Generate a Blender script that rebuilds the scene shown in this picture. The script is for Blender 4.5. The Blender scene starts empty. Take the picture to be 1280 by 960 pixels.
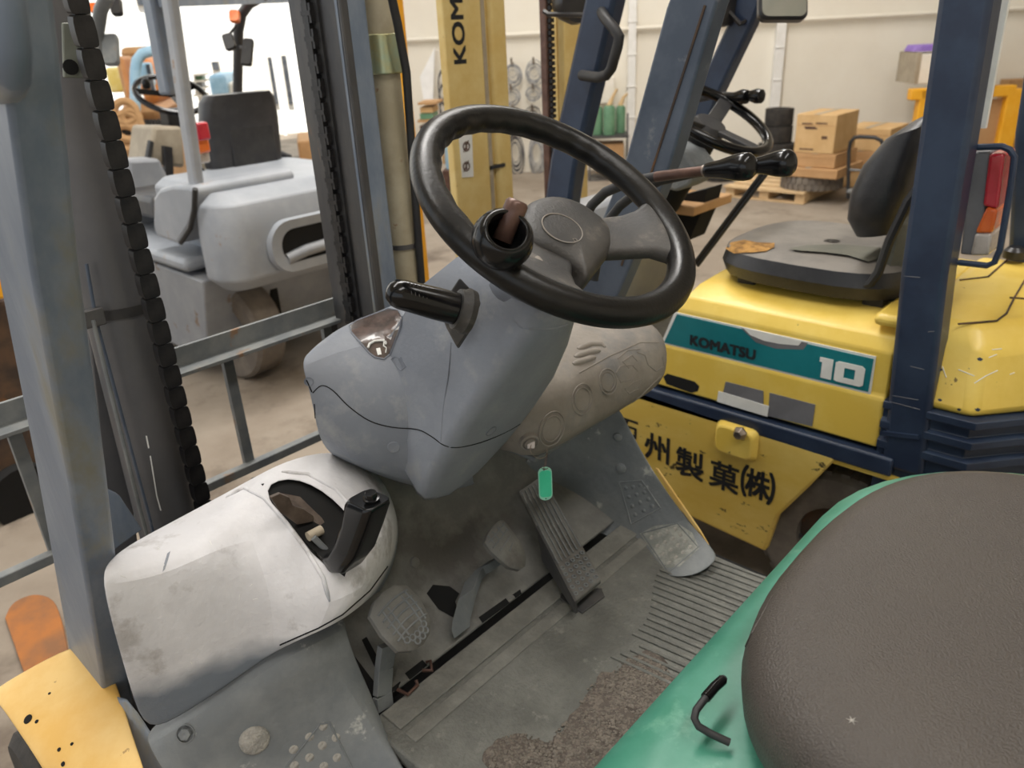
import bpy, bmesh, math, random
from mathutils import Vector, Matrix, Euler
from mathutils.bvhtree import BVHTree
random.seed(7)
V = Vector
R = math.radians
SC = bpy.context.scene
COL = SC.collection

# ------------------------------------------------------------------ camera
FPX, CAMH = 961.0, 1.5
PITCH, ROLL, AZ = R(24.4), R(2.97), R(46.5)
_h = V((math.sin(AZ), math.cos(AZ), 0)); _rt = V((math.cos(AZ), -math.sin(AZ), 0)); _up = V((0, 0, 1))
FW = _h*math.cos(PITCH) - _up*math.sin(PITCH); _u = _up*math.cos(PITCH) + _h*math.sin(PITCH)
CX = _rt*math.cos(ROLL) - _u*math.sin(ROLL); CY = _u*math.cos(ROLL) + _rt*math.sin(ROLL)
CAM = V((0, 0, CAMH))
cd = bpy.data.cameras.new('camera'); cam = bpy.data.objects.new('camera', cd); COL.objects.link(cam)
cam.matrix_world = Matrix(((CX.x, CY.x, -FW.x, CAM.x), (CX.y, CY.y, -FW.y, CAM.y), (CX.z, CY.z, -FW.z, CAM.z), (0, 0, 0, 1)))
cd.sensor_width = 36.0; cd.lens = FPX/1280*36.0; cd.clip_start = 0.02; cd.clip_end = 200
cd.dof.use_dof = True; cd.dof.focus_distance = 1.0; cd.dof.aperture_fstop = 6.5
SC.camera = cam

# ------------------------------------------------------------------ world, sun, lamps, exposure
w = bpy.data.worlds.new('world'); SC.world = w; w.use_nodes = True
nt = w.node_tree; nt.nodes.clear()
wo = nt.nodes.new('ShaderNodeOutputWorld'); bg = nt.nodes.new('ShaderNodeBackground'); sky = nt.nodes.new('ShaderNodeTexSky')
sky.sky_type = 'HOSEK_WILKIE'; sky.turbidity = 6.0; sky.ground_albedo = 0.5
sky.sun_direction = V((-0.55, 0.35, 0.75)).normalized()
mixw = nt.nodes.new('ShaderNodeMix'); mixw.data_type = 'RGBA'; mixw.inputs[0].default_value = 0.72
mixw.inputs[7].default_value = (0.90, 0.95, 1.0, 1)
nt.links.new(sky.outputs[0], mixw.inputs[6]); nt.links.new(mixw.outputs[2], bg.inputs[0]); nt.links.new(bg.outputs[0], wo.inputs[0])
bg.inputs[1].default_value = 1.25
sd = bpy.data.lights.new('sun', 'SUN'); sd.energy = 5.0; sd.angle = R(1.0); sd.color = (1, .96, .88)
so = bpy.data.objects.new('sun', sd); COL.objects.link(so)
so.rotation_euler = (-V((-0.45, -0.62, 0.9))).to_track_quat('-Z', 'Y').to_euler()   # comes over the yard from behind the hall
def area(name, loc, aim, sx, sy, power, color=(1, 1, 1)):
    d = bpy.data.lights.new(name, 'AREA'); d.shape = 'RECTANGLE'; d.size = sx; d.size_y = sy; d.energy = power; d.color = color
    o = bpy.data.objects.new(name, d); COL.objects.link(o); o.location = loc
    o.rotation_euler = (V(aim) - V(loc)).to_track_quat('-Z', 'Y').to_euler(); return o
area('added_fill_light', (1.0, 2.6, 5.6), (1.0, 2.4, 0), 5.0, 0.8, 150, (1, .97, .93))  # added area lamps under the roof, for ambient fill and streak reflections
area('added_fill_light', (4.5, 3.2, 5.6), (4.5, 3.2, 0), 5.0, 0.8, 200, (1, .97, .93))
area('added_fill_light', (0.5, -1.5, 5.6), (0.5, -1.5, 0), 5.0, 0.8, 120, (1, .97, .93))
SC.view_settings.view_transform = 'Standard'; SC.view_settings.look = 'None'
SC.view_settings.exposure = 0.36; SC.view_settings.gamma = 1.0; SC.view_settings.use_curve_mapping = False

# ------------------------------------------------------------------ pixel rays -> world points
def ray(px, py): return FW + CX*((px-640)/FPX) + CY*((480-py)/FPX)
def P(px, py, **k):
    d = ray(px, py); a, v = next(iter(k.items()))
    if a == 'X': t = (v - CAM.x)/d.x
    elif a == 'Y': t = (v - CAM.y)/d.y
    elif a == 'Z': t = (v - CAM.z)/d.z
    else: t = v
    return CAM + d*t
# ------------------------------------------------------------------ materials
def c8(r, g, b):
    f = lambda v: (v/255/12.92) if v/255 <= .04045 else ((v/255+.055)/1.055)**2.4
    return (f(r), f(g), f(b), 1)
def mat(name, col, col2=None, rough=.5, metal=0., scale=9., bump=0., bscale=60., lo=.42, hi=.62, coat=0., spec=.5, col3=None, s3=25., lo3=.62, hi3=.68, emit=0, stretch=None, detail=6):
    m = bpy.data.materials.new(name); m.use_nodes = True; n = m.node_tree; b = n.nodes['Principled BSDF']
    b.inputs['Roughness'].default_value = rough; b.inputs['Metallic'].default_value = metal
    b.inputs['Coat Weight'].default_value = coat; b.inputs['Specular IOR Level'].default_value = spec
    tc = n.nodes.new('ShaderNodeTexCoord'); mp = n.nodes.new('ShaderNodeMapping'); n.links.new(tc.outputs['Object'], mp.inputs[0])
    if stretch: mp.inputs['Scale'].default_value = stretch
    def nz(s, lo, hi, det=detail, rg=.65):
        t = n.nodes.new('ShaderNodeTexNoise'); t.inputs['Scale'].default_value = s; t.inputs['Detail'].default_value = det; t.inputs['Roughness'].default_value = rg
        n.links.new(mp.outputs[0], t.inputs['Vector'])
        r = n.nodes.new('ShaderNodeMapRange'); r.inputs[1].default_value = lo; r.inputs[2].default_value = hi; n.links.new(t.outputs[0], r.inputs[0]); return t, r
    cur = None
    if col2 is None: col2 = tuple(min(1, c*1.12) for c in col[:3]) + (1,)
    t, r = nz(scale, lo, hi)
    mx = n.nodes.new('ShaderNodeMix'); mx.data_type = 'RGBA'; mx.inputs[6].default_value = col; mx.inputs[7].default_value = col2
    n.links.new(r.outputs[0], mx.inputs[0]); cur = mx.outputs[2]
    if col3 is not None:
        t3, r3 = nz(s3, lo3, hi3)
        m3 = n.nodes.new('ShaderNodeMix'); m3.data_type = 'RGBA'; m3.inputs[7].default_value = col3
        n.links.new(cur, m3.inputs[6]); n.links.new(r3.outputs[0], m3.inputs[0]); cur = m3.outputs[2]
    n.links.new(cur, b.inputs['Base Color'])
    rr = n.nodes.new('ShaderNodeMapRange'); rr.inputs[3].default_value = max(.02, rough-.08); rr.inputs[4].default_value = min(1, rough+.12)
    n.links.new(t.outputs[0], rr.inputs[0]); n.links.new(rr.outputs[0], b.inputs['Roughness'])
    if bump:
        tb = n.nodes.new('ShaderNodeTexNoise'); tb.inputs['Scale'].default_value = bscale; tb.inputs['Detail'].default_value = 4
        n.links.new(mp.outputs[0], tb.inputs['Vector'])
        bp = n.nodes.new('ShaderNodeBump'); bp.inputs['Strength'].default_value = bump; bp.inputs['Distance'].default_value = .004
        n.links.new(tb.outputs[0], bp.inputs['Height']); n.links.new(bp.outputs[0], b.inputs['Normal'])
    if emit:
        b.inputs['Emission Color'].default_value = col; b.inputs['Emission Strength'].default_value = emit
    return m
def glass(name, col, rough=.1, alpha=.5):
    m = bpy.data.materials.new(name); m.use_nodes = True; b = m.node_tree.nodes['Principled BSDF']
    b.inputs['Base Color'].default_value = col; b.inputs['Roughness'].default_value = rough; b.inputs['Coat Weight'].default_value = .6
    return m
M = dict(
 slate=mat('slate_paint', c8(104,116,132), c8(126,135,147), .42, scale=14, bump=.25, bscale=35, col3=c8(124,124,116), s3=9, lo3=.55, hi3=.68, stretch=(1,1,.35)),  # blue lift in this paint stands for sky flare and daylight on the pillar
 slate2=mat('slate_paint_dark', c8(68,78,93), c8(86,95,109), .4, scale=6, bump=.1, col3=c8(118,122,128), s3=22, lo3=.62, hi3=.72),
 cover=mat('blue_grey_plastic', c8(124,129,138), c8(138,143,151), .55, scale=6, bump=.12, bscale=160, col3=c8(150,152,154), s3=14, lo3=.55, hi3=.7),
 cover_low=mat('blue_grey_plastic_lower', c8(104,109,119), c8(118,122,131), .55, scale=6, bump=.12, bscale=160),
 white=mat('dusty_white_cowl', c8(204,203,205), c8(220,219,221), .6, scale=7, bump=.3, bscale=90, col3=c8(176,173,172), s3=11, lo3=.56, hi3=.66),
 beige=mat('dusty_dash', c8(126,119,110), c8(142,135,126), .7, scale=9, bump=.2, bscale=90, col3=c8(116,114,112), s3=6, lo3=.52, hi3=.66),
 floor=mat('dusty_metal_dark', c8(108,107,103), c8(126,125,119), .75, scale=12, bump=.4, bscale=120, col3=c8(92,89,84), s3=5, lo3=.5, hi3=.62),
 mat=mat('rubber_mat', c8(98,98,93), c8(116,116,110), .9, scale=10, bump=.9, bscale=140, col3=c8(128,127,120), s3=34, lo3=.6, hi3=.7),
 leg=mat('leg_cover_grey', c8(108,112,114), c8(124,127,127), .6, scale=10, bump=.4, bscale=70, col3=c8(172,172,166), s3=16, lo3=.62, hi3=.68),
 dirt=mat('caked_dirt', c8(88,80,73), c8(112,103,94), .95, scale=80, bump=1.0, bscale=150, lo=.48, hi=.56, col3=c8(70,62,56), s3=24, lo3=.55, hi3=.62),
 dust=mat('pale_dust', c8(168,164,156), c8(140,138,132), .95, scale=60, bump=1.0, bscale=220),
 black=mat('black_plastic', c8(12,12,13), c8(20,20,21), .17, scale=12, spec=.35),
 blackm=mat('black_matte', c8(34,34,36), c8(48,47,46), .55, scale=12, bump=.1),
 rim=mat('wheel_rubber', c8(15,15,15), c8(26,25,23), .30, scale=9, bump=.10, bscale=200, spec=.32, col3=c8(50,46,42), s3=13, lo3=.6, hi3=.72),
 hub=mat('hub_plastic', c8(44,43,42), c8(64,61,57), .55, scale=9, bump=.2, bscale=240, col3=c8(88,83,76), s3=20, lo3=.58, hi3=.7),
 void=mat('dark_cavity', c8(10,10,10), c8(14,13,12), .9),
 seat=mat('seat_vinyl', c8(62,56,51), c8(71,65,59), .46, scale=4, bump=.55, bscale=420, lo=.35, hi=.7),
 green=mat('green_hood', c8(66,134,112), c8(84,148,128), .35, scale=6, bump=.08, col3=c8(104,160,138), s3=16, lo3=.58, hi3=.68),
 fender=mat('ochre_paint', c8(226,180,96), c8(234,196,122), .45, scale=7, bump=.1, col3=c8(180,140,84), s3=30, lo3=.68, hi3=.71),
 yellow=mat('yellow_paint', c8(228,194,84), c8(236,206,104), .4, scale=5, bump=.06, col3=c8(120,96,50), s3=26, lo3=.70, hi3=.715, coat=.1),
 yellowd=mat('yellow_paint_faded', c8(212,182,112), c8(222,198,134), .55, scale=7, bump=.1, col3=c8(150,106,50), s3=18, lo3=.68, hi3=.72),
 skirt=mat('yellow_skirt', c8(214,182,86), c8(222,194,106), .45, scale=5, col3=c8(84,72,44), s3=16, lo3=.63, hi3=.655, stretch=(1,1,2.2)),
 navy=mat('navy_paint', c8(34,46,68), c8(44,58,80), .38, scale=8, bump=.06, col3=c8(80,88,100), s3=30, lo3=.70, hi3=.73),
 teal=mat('teal_decal', c8(20,112,120), c8(28,124,132), .35, scale=4),
 decal=mat('white_print', c8(232,232,228), c8(220,220,216), .4),
 ink=mat('black_print', c8(18,22,28), c8(26,28,32), .6),
 greyp=mat('grey_patch', c8(104,104,108), c8(116,116,120), .6),
 steel=mat('dark_mast_steel', c8(66,66,68), c8(86,84,82), .45, metal=.2, scale=10, bump=.1, col3=c8(110,92,80), s3=18, lo3=.64, hi3=.7, stretch=(1,1,.3)),
 cyl=mat('dark_cylinder', c8(84,84,86), c8(94,93,94), .42, metal=.1, scale=5),
 beam=mat('beam_steel', c8(104,108,110), c8(124,126,124), .5, metal=.1, scale=12, col3=c8(132,104,80), s3=14, lo3=.62, hi3=.7),
 tube=mat('beige_tube', c8(158,148,124), c8(172,163,140), .5, scale=10, col3=c8(138,112,86), s3=40, lo3=.64, hi3=.7),
 clamp=mat('zinc_clamp', c8(186,180,132), c8(166,182,156), .3, metal=.55, scale=14),
 chain=mat('chain_black', c8(26,26,28), c8(46,44,44), .4, metal=.3, scale=30),
 rubber=mat('tyre_rubber', c8(44,42,40), c8(62,58,54), .85, scale=14, bump=.4),
 tyre_mid=mat('worn_tyre', c8(104,98,92), c8(120,113,106), .85, scale=14, bump=.4),
 rubberd=mat('dusty_tyre', c8(108,100,92), c8(126,117,106), .9, scale=10, bump=.4),
 grey3=mat('pale_grey_paint', c8(148,153,160), c8(162,166,172), .45, scale=4, col3=c8(150,124,96), s3=9, lo3=.64, hi3=.70),
 grey3b=mat('mid_grey_paint', c8(134,137,142), c8(150,152,155), .5, scale=4, col3=c8(120,96,74), s3=7, lo3=.62, hi3=.68),
 tan=mat('tan_panel', c8(160,148,128), c8(176,164,144), .6),
 chrome=mat('worn_chrome', c8(150,140,132), c8(170,160,150), .3, metal=.9, scale=20),
 rust=mat('brown_rod', c8(84,62,54), c8(108,82,72), .35, metal=.4, scale=20),
 bracket=mat('bracket_grey_green', c8(112,116,106), c8(124,128,118), .5, scale=14),
 orange_far=mat('tan_machine', c8(190,138,88), c8(206,160,112), .6, scale=3),
 leg_dust=mat('dusty_leg', c8(128,130,124), c8(160,160,152), .9, scale=40, bump=.6, bscale=120),
 pale_yellow=mat('pale_yellow', c8(236,214,120), c8(242,224,150), .6),
 edge_wear=mat('worn_mat_ridge', c8(112,111,105), c8(128,127,120), .9, scale=20, bump=.6, bscale=140),
 grit=mat('pale_grit', c8(98,91,83), c8(122,114,104), .95, scale=60),
 ratchet=mat('ratchet_steel', c8(74,62,54), c8(96,84,74), .6, metal=.2, scale=30),
 red=mat('red_lens', c8(170,20,40), c8(190,40,60), .15, coat=.6), orange=mat('orange_lens', c8(226,96,30), c8(236,120,50), .15, coat=.6), clear=mat('clear_lens', c8(200,192,186), c8(170,160,150), .15, coat=.6),
 tag=mat('mint_tag', c8(72,206,160), c8(80,212,168), .35),
 tagw=mat('mint_tag_edge', c8(150,214,190), c8(160,220,196), .35),
 wall=mat('cream_wall', c8(230,223,208), c8(234,228,214), .85, scale=1.5, bump=.05, bscale=20),
 pipe=mat('white_pipe', c8(228,226,220), c8(236,234,230), .5),
 conc=mat('concrete', c8(132,120,106), c8(152,141,127), .8, scale=2.2, bump=.3, bscale=30, lo=.38, hi=.66, col3=c8(98,86,74), s3=1.6, lo3=.54, hi3=.68),
 card=mat('cardboard', c8(198,162,112), c8(208,174,126), .85, scale=6), card2=mat('cardboard_dark', c8(180,140,96), c8(190,150,106), .85, scale=6),
 wood=mat('pallet_wood', c8(196,166,124), c8(212,184,144), .8, scale=14, stretch=(1,1,6)),
 jar=mat('green_can', c8(92,132,102), c8(108,148,116), .45), spout=mat('tan_spout', c8(196,166,120), c8(206,176,130), .6),
 coil=mat('grey_hose', c8(128,128,130), c8(176,176,176), .45, scale=20), coild=mat('dark_hose', c8(64,64,68), c8(96,96,100), .5, scale=20),
 oframe=mat('orange_yellow_paint', c8(240,170,30), c8(246,182,50), .5), purple=mat('purple_cloth', c8(150,120,200), c8(170,142,214), .9),
 white2=mat('white_box', c8(226,220,206), c8(232,226,214), .7), mirror=mat('mirror_glass', c8(200,214,222), c8(210,220,226), .03, metal=1.0),
 orustic=mat('orange_rust', c8(166,104,52), c8(132,92,62), .9, scale=6), rustd=mat('rusty_dark', c8(62,50,42), c8(92,70,52), .8, scale=9, col3=c8(132,84,44), s3=12, lo3=.6, hi3=.68),
 facade=mat('white_facade', c8(236,236,234), c8(244,244,242), .8), pane=mat('window_pane', c8(60,66,74), c8(90,90,92), .2), blue=mat('pale_blue_paint', c8(150,190,214), c8(170,204,224), .5),
 excav=mat('excavator_orange', c8(214,132,60), c8(224,150,84), .5), foam=mat('seat_foam', c8(168,126,66), c8(112,80,40), .95, scale=40, bump=1, bscale=60), lamp=mat('black_lamp', c8(26,26,30), c8(40,38,38), .3),
 seat2=mat('black_seat', c8(40,40,42), c8(58,57,58), .38, scale=6, bump=.2, bscale=300), seat2d=mat('dusty_seat_top', c8(120,114,106), c8(104,99,93), .6, scale=6, bump=.2),
 grey4=mat('grey_canvas', c8(98,98,88), c8(112,110,98), .8), asphalt=mat('yard_asphalt', c8(190,184,172), c8(204,198,188), .9, scale=3),
)
# ------------------------------------------------------------------ mesh builder
WO = {}
def gz(v): return V((v.x, v.y, 0))
class B:
    def __init__(s): s.v = []; s.f = []
    def add(s, vs, fs):
        o = len(s.v); s.v += [V(a) for a in vs]; s.f += [tuple(i+o for i in f) for f in fs]; return s
    def box(s, c, d, rot=None):
        c = V(c); m = rot or Matrix.Identity(3); q = []
        for z in (-.5, .5):
            for x, y in ((-.5,-.5),(.5,-.5),(.5,.5),(-.5,.5)): q.append(c + m @ V((x*d[0], y*d[1], z*d[2])))
        return s.add(q, [(3,2,1,0),(4,5,6,7),(0,1,5,4),(1,2,6,5),(2,3,7,6),(3,0,4,7)])
    def bar(s, a, b, wx, wy, side=(1,0,0)):
        a, b = V(a), V(b); d = (b-a).normalized(); x = V(side) - d*V(side).dot(d); x.normalize(); y = d.cross(x)
        q = [p + x*(i*wx/2) + y*(j*wy/2) for p in (a, b) for i, j in ((-1,-1),(1,-1),(1,1),(-1,1))]
        return s.add(q, [(3,2,1,0),(4,5,6,7),(0,1,5,4),(1,2,6,5),(2,3,7,6),(3,0,4,7)])
    def loft(s, secs, caps=True, closed=True):
        if len(secs) < 2: s.empty = True; return s
        n = len(secs[0]); q = [p for sec in secs for p in sec]; f = []
        for k in range(len(secs)-1):
            for i in range(n if closed else n-1):
                j = (i+1) % n; f.append((k*n+i, k*n+j, (k+1)*n+j, (k+1)*n+i))
        if caps and closed: f.append(tuple(reversed(range(n)))); f.append(tuple((len(secs)-1)*n+i for i in range(n)))
        return s.add(q, f)
    def tube(s, pts, r, n=10, caps=True):
        pts = [V(p) for p in pts]; secs = []; px = None
        for k, p in enumerate(pts):
            d = (pts[min(k+1, len(pts)-1)] - pts[max(k-1, 0)]).normalized()
            if px is None: px = d.orthogonal().normalized()
            px = (px - d*px.dot(d)).normalized(); py = d.cross(px)
            rr = r[k] if isinstance(r, (list, tuple)) else r
            secs.append([p + px*(math.cos(a)*rr) + py*(math.sin(a)*rr) for a in [2*math.pi*i/n for i in range(n)]])
        return s.loft(secs, caps)
    def lathe(s, c, ax, prof, n=28):
        c = V(c); ax = V(ax).normalized(); x = ax.orthogonal().normalized(); y = ax.cross(x)
        return s.loft([[c + ax*h + x*(math.cos(a)*r) + y*(math.sin(a)*r) for a in [2*math.pi*i/n for i in range(n)]] for r, h in prof], caps=prof[0] != prof[-1])
    def torus(s, c, x, y, Rm, r, n=48, m=10, a0=0, a1=2*math.pi):
        full = abs(a1-a0-2*math.pi) < 1e-4; c, x, y = V(c), V(x), V(y); z = x.cross(y); secs = []
        for k in range(n if full else n+1):
            a = a0+(a1-a0)*k/n; d = x*math.cos(a)+y*math.sin(a); rr = r(a) if callable(r) else r
            secs.append([c + d*(Rm+rr*math.cos(b)) + z*(rr*math.sin(b)) for b in [2*math.pi*i/m for i in range(m)]])
        if full: secs.append(secs[0])
        return s.loft(secs, caps=not full)
    def prism(s, poly, vec):
        poly = [V(p) for p in poly]; vec = V(vec); n = len(poly)
        return s.add(poly + [p+vec for p in poly], [tuple(range(n)), tuple(reversed(range(n, 2*n)))] + [(i, i+n, (i+1) % n+n, (i+1) % n) for i in range(n)])
    def grid(s, rows, skip=()):
        m = len(rows[0]); q = [V(p) for r_ in rows for p in r_]
        return s.add(q, [(k*m+i, k*m+i+1, (k+1)*m+i+1, (k+1)*m+i) for k in range(len(rows)-1) for i in range(m-1) if (k, i) not in skip])
    def build(s, name, m, parent=None, bevel=0, seg=2, sub=0, solid=0, flat=False, angle=38, label=None, sharp=True, wn=False):
        if not s.v: print('EMPTY MESH', name); return None
        bm = bmesh.new(); bv = [bm.verts.new(v) for v in s.v]
        for f in s.f:
            try: bm.faces.new([bv[i] for i in f])
            except ValueError: pass
        bmesh.ops.remove_doubles(bm, verts=bm.verts, dist=1e-6)
        bmesh.ops.recalc_face_normals(bm, faces=bm.faces)
        mn = V([min(v.co[i] for v in bm.verts) for i in range(3)]); mxv = V([max(v.co[i] for v in bm.verts) for i in range(3)])
        o0 = (mn+mxv)/2
        if parent is None: o0.z = mn.z
        bmesh.ops.translate(bm, vec=-o0, verts=bm.verts)
        me = bpy.data.meshes.new(name); bm.to_mesh(me); bm.free()
        if not flat:
            me.polygons.foreach_set('use_smooth', [True]*len(me.polygons))
            if sharp: me.set_sharp_from_angle(angle=R(angle))
        me.materials.append(M[m] if isinstance(m, str) else m)
        o = bpy.data.objects.new(name, me); COL.objects.link(o)
        o.location = o0 - (WO[parent] if parent else V((0,0,0))); WO[o] = o0
        if parent: o.parent = parent
        if solid: d = o.modifiers.new('s', 'SOLIDIFY'); d.thickness = abs(solid); d.offset = 1 if solid > 0 else -1
        if sub: d = o.modifiers.new('u', 'SUBSURF'); d.levels = sub; d.render_levels = sub
        if bevel:
            d = o.modifiers.new('b', 'BEVEL'); d.width = bevel; d.segments = seg; d.limit_method = 'ANGLE'; d.angle_limit = R(30)
            if not flat: d = o.modifiers.new('w', 'WEIGHTED_NORMAL'); d.keep_sharp = True
        elif wn: d = o.modifiers.new('w', 'WEIGHTED_NORMAL'); d.keep_sharp = True
        if label: o['label'] = label
        return o
def root(name, loc, label, cat, group=None):
    o = bpy.data.objects.new(name, None); COL.objects.link(o); o.location = loc; WO[o] = V(loc); o.empty_display_size = .1
    return tag(o, label, cat, group)
def tag(o, label, cat, group=None):
    o['label'] = label; o['category'] = cat
    if group: o['group'] = group
    return o
def struct(o): o['kind'] = 'structure'; return o
def share(src, parent, loc, rot=None, name=None):
    o = bpy.data.objects.new(name or src.name.split('.')[0], src.data); COL.objects.link(o); o.parent = parent; o.location = V(loc) - WO[parent]
    if rot: o.rotation_euler = rot
    WO[o] = V(loc); return o
def text(body, org, xd, yd, size, m, parent, name='lettering', bold=.0, thick=.0015, sx=1., align='LEFT', shear=0.):
    cu = bpy.data.curves.new('t', 'FONT'); cu.body = body; cu.size = 1; cu.extrude = 0; cu.align_x = align; cu.resolution_u = 3; cu.shear = shear
    to = bpy.data.objects.new('t', cu); COL.objects.link(to); dg = bpy.context.evaluated_depsgraph_get()
    me = bpy.data.meshes.new_from_object(to.evaluated_get(dg)); bpy.data.objects.remove(to)
    xd, yd = V(xd).normalized(), V(yd).normalized(); zd = xd.cross(yd); org = V(org); b = B()
    for k, (ox, oy) in enumerate([(0, 0)] if not bold else [(-1, -1), (1, -1), (1, 1), (-1, 1), (0, 0)]):
        vs = [org + xd*((v.co.x+ox*bold)*size*sx) + yd*((v.co.y+oy*bold)*size) + zd*(thick+k*1e-5) for v in me.vertices]
        b.add(vs, [tuple(p.vertices) for p in me.polygons])
    bpy.data.meshes.remove(me)
    return b.build(name, m, parent, flat=True, solid=0)
def plate(t, pts, off, name, m, parent, th=.0015, rings=6, **k):
    """thin sheet that follows the surface t inside a pixel outline"""
    dense = []
    for a, c in zip(pts, pts[1:]+pts[:1]):
        n = max(1, int(math.hypot(c[0]-a[0], c[1]-a[1])/5))
        dense += [(a[0]+(c[0]-a[0])*i/n, a[1]+(c[1]-a[1])*i/n) for i in range(n)]
    mx = sum(p[0] for p in dense)/len(dense); my = sum(p[1] for p in dense)/len(dense); secs = []; h0 = hit(t, mx, my, off); last = (h0[0]-CAM).dot(FW) if h0 else 1.0
    for q in range(rings):
        f = 1-q/(rings-.5); row = []
        for p in dense:
            h = hit(t, mx+(p[0]-mx)*f, my+(p[1]-my)*f, off)
            if h: last = (h[0]-CAM).dot(FW)
            row.append(h[0] if h else P(mx+(p[0]-mx)*f, my+(p[1]-my)*f, D=last))
        secs.append(row)
    b = B(); b.loft(secs, caps=False); b.f.append(tuple((len(secs)-1)*len(dense)+i for i in range(len(dense))))
    return b.build(name, m, parent, **k)
def surf(*objs):
    """world-space BVH of finished pieces, so that details can be laid on their surface"""
    bpy.context.view_layer.update(); dg = bpy.context.evaluated_depsgraph_get(); vs, fs = [], []
    for o in objs:
        e = o.evaluated_get(dg); me = e.to_mesh(); mw = e.matrix_world; k = len(vs)
        vs += [mw @ v.co for v in me.vertices]; fs += [[i+k for i in p.vertices] for p in me.polygons]; e.to_mesh_clear()
    return BVHTree.FromPolygons(vs, fs)
def hit(t, px, py, off=0.):
    d = ray(px, py).normalized(); h = t.ray_cast(CAM, d)
    if h[0] is None: return None
    n = h[1]; n = -n if n.dot(d) > 0 else n
    return h[0] + n*off, n
def smooth(pts, n=4):
    out = []
    for i in range(len(pts)-1):
        p0, p1, p2, p3 = pts[max(i-1, 0)], pts[i], pts[i+1], pts[min(i+2, len(pts)-1)]
        for k in range(n):
            t = k/n; out.append(tuple(.5*((2*p1[j])+(-p0[j]+p2[j])*t+(2*p0[j]-5*p1[j]+4*p2[j]-p3[j])*t*t+(-p0[j]+3*p1[j]-3*p2[j]+p3[j])*t**3) for j in range(2)))
    return out+[tuple(pts[-1])]
def hitline(t, pts, off=.0005, step=6):
    out = []
    for a, b in zip(pts, pts[1:]):
        n = max(1, int(math.hypot(b[0]-a[0], b[1]-a[1])/step))
        for i in range(n):
            h = hit(t, a[0]+(b[0]-a[0])*i/n, a[1]+(b[1]-a[1])*i/n, off)
            if h: out.append(h[0])
    h = hit(t, *pts[-1], off)
    if h: out.append(h[0])
    return out
def rrect(cx, cy, w_, h_, r, n=4):
    q = []
    for sx, sy, a0 in ((1,1,0),(-1,1,90),(-1,-1,180),(1,-1,270)):
        for i in range(n+1):
            a = R(a0+90*i/n); q.append((cx+sx*(w_/2-r)+r*math.cos(a), cy+sy*(h_/2-r)+r*math.sin(a)))
    return q
#@@STRUCTURE
# ================================================================== structure
WA = V((7.0, 6.3, 0)); WE = V((.60, -.80, 0)); WN = V((-.80, -.60, 0))
def W(px, py, t):
    d = ray(px, py); return CAM + d*(((WA + WN*t) - CAM).dot(WN)/d.dot(WN))
def wbox(b, p0, p1, t, depth):
    """box parallel to the hall wall: opposite corners of its front seen at two pixels, front at distance t from the wall"""
    ym = (p0[1]+p1[1])/2; xm = (p0[0]+p1[0])/2; a = W(p0[0], ym, t); c = W(p1[0], ym, t); s0 = (a-WA).dot(WE); s1 = (c-WA).dot(WE); a = W(xm, p0[1], t); c = W(xm, p1[1], t)
    org = WA + WN*(t-depth/2) + WE*((s0+s1)/2); z0, z1 = sorted((a.z, c.z)); z0 = max(z0, 0.004)
    rot = Matrix((WE, WN, V((0,0,1)))).transposed()
    return b.box((org.x, org.y, (z0+z1)/2), (abs(s1-s0), depth, z1-z0), rot)
struct(B().box((3, 6, -.05), (60, 60, .1)).build('floor', 'conc', flat=True))
s_left = (W(478, 100, 0)-WA).dot(WE)
rotW = Matrix((WE, WN, V((0,0,1)))).transposed()
struct(B().box(WA + WE*((s_left+16)/2) + WN*-.1 + V((0,0,3)), (16-s_left, .2, 6), rotW).build('wall_back', 'wall', flat=True))
# unseen roof over the hall, added to keep sun and sky off it; the yard beyond the line of the doorway is open to the sky
yd = V((.35, .94, 0)); eL = WA + WE*s_left
struct(B().prism([(-9, -9, 6), (14, -9, 6), (14, 4, 6), (eL.x+.3, eL.y+.2, 6), (eL.x-3.0, eL.y+1.4, 6), (-9, 7.5, 6)], (0, 0, .2)).build('ceiling', 'wall', flat=True))
for k, (x0, x1, wd) in enumerate(((791, 787, 11), (980, 968, 12))):
    b = B(); a = W(x0, 0, .06); s = (a-WA).dot(WE)
    b.box(WA+WE*s+WN*.04+V((0,0,1.6)), (.085 if k == 0 else .10, .07, 3.2), rotW)
    for q in range(9): b.box(WA+WE*s+WN*.045+V((0,0,.25+q*.33)), (.105, .08, .012), rotW)
    o = struct(b.build('trim_%d' % (k+1), 'pipe'))
b = B(); sA = (W(745, 45, .04)-WA).dot(WE); zz = 1.50
b.tube([WA+WE*(sA-3)+WN*.05+V((0,0,zz)), WA+WE*14+WN*.05+V((0,0,zz))], .022, 8)
struct(b.build('trim_3', 'wall'))
# the hall's other two walls, unseen behind and right of the viewpoint, put in to block light from there
struct(B().box((5.0, -5.6, 3), (18.0, .2, 6)).build('wall_front', 'wall', flat=True))
struct(B().box((14.0, -2.0, 3), (.2, 7.4, 6)).build('wall_right', 'wall', flat=True))
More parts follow.
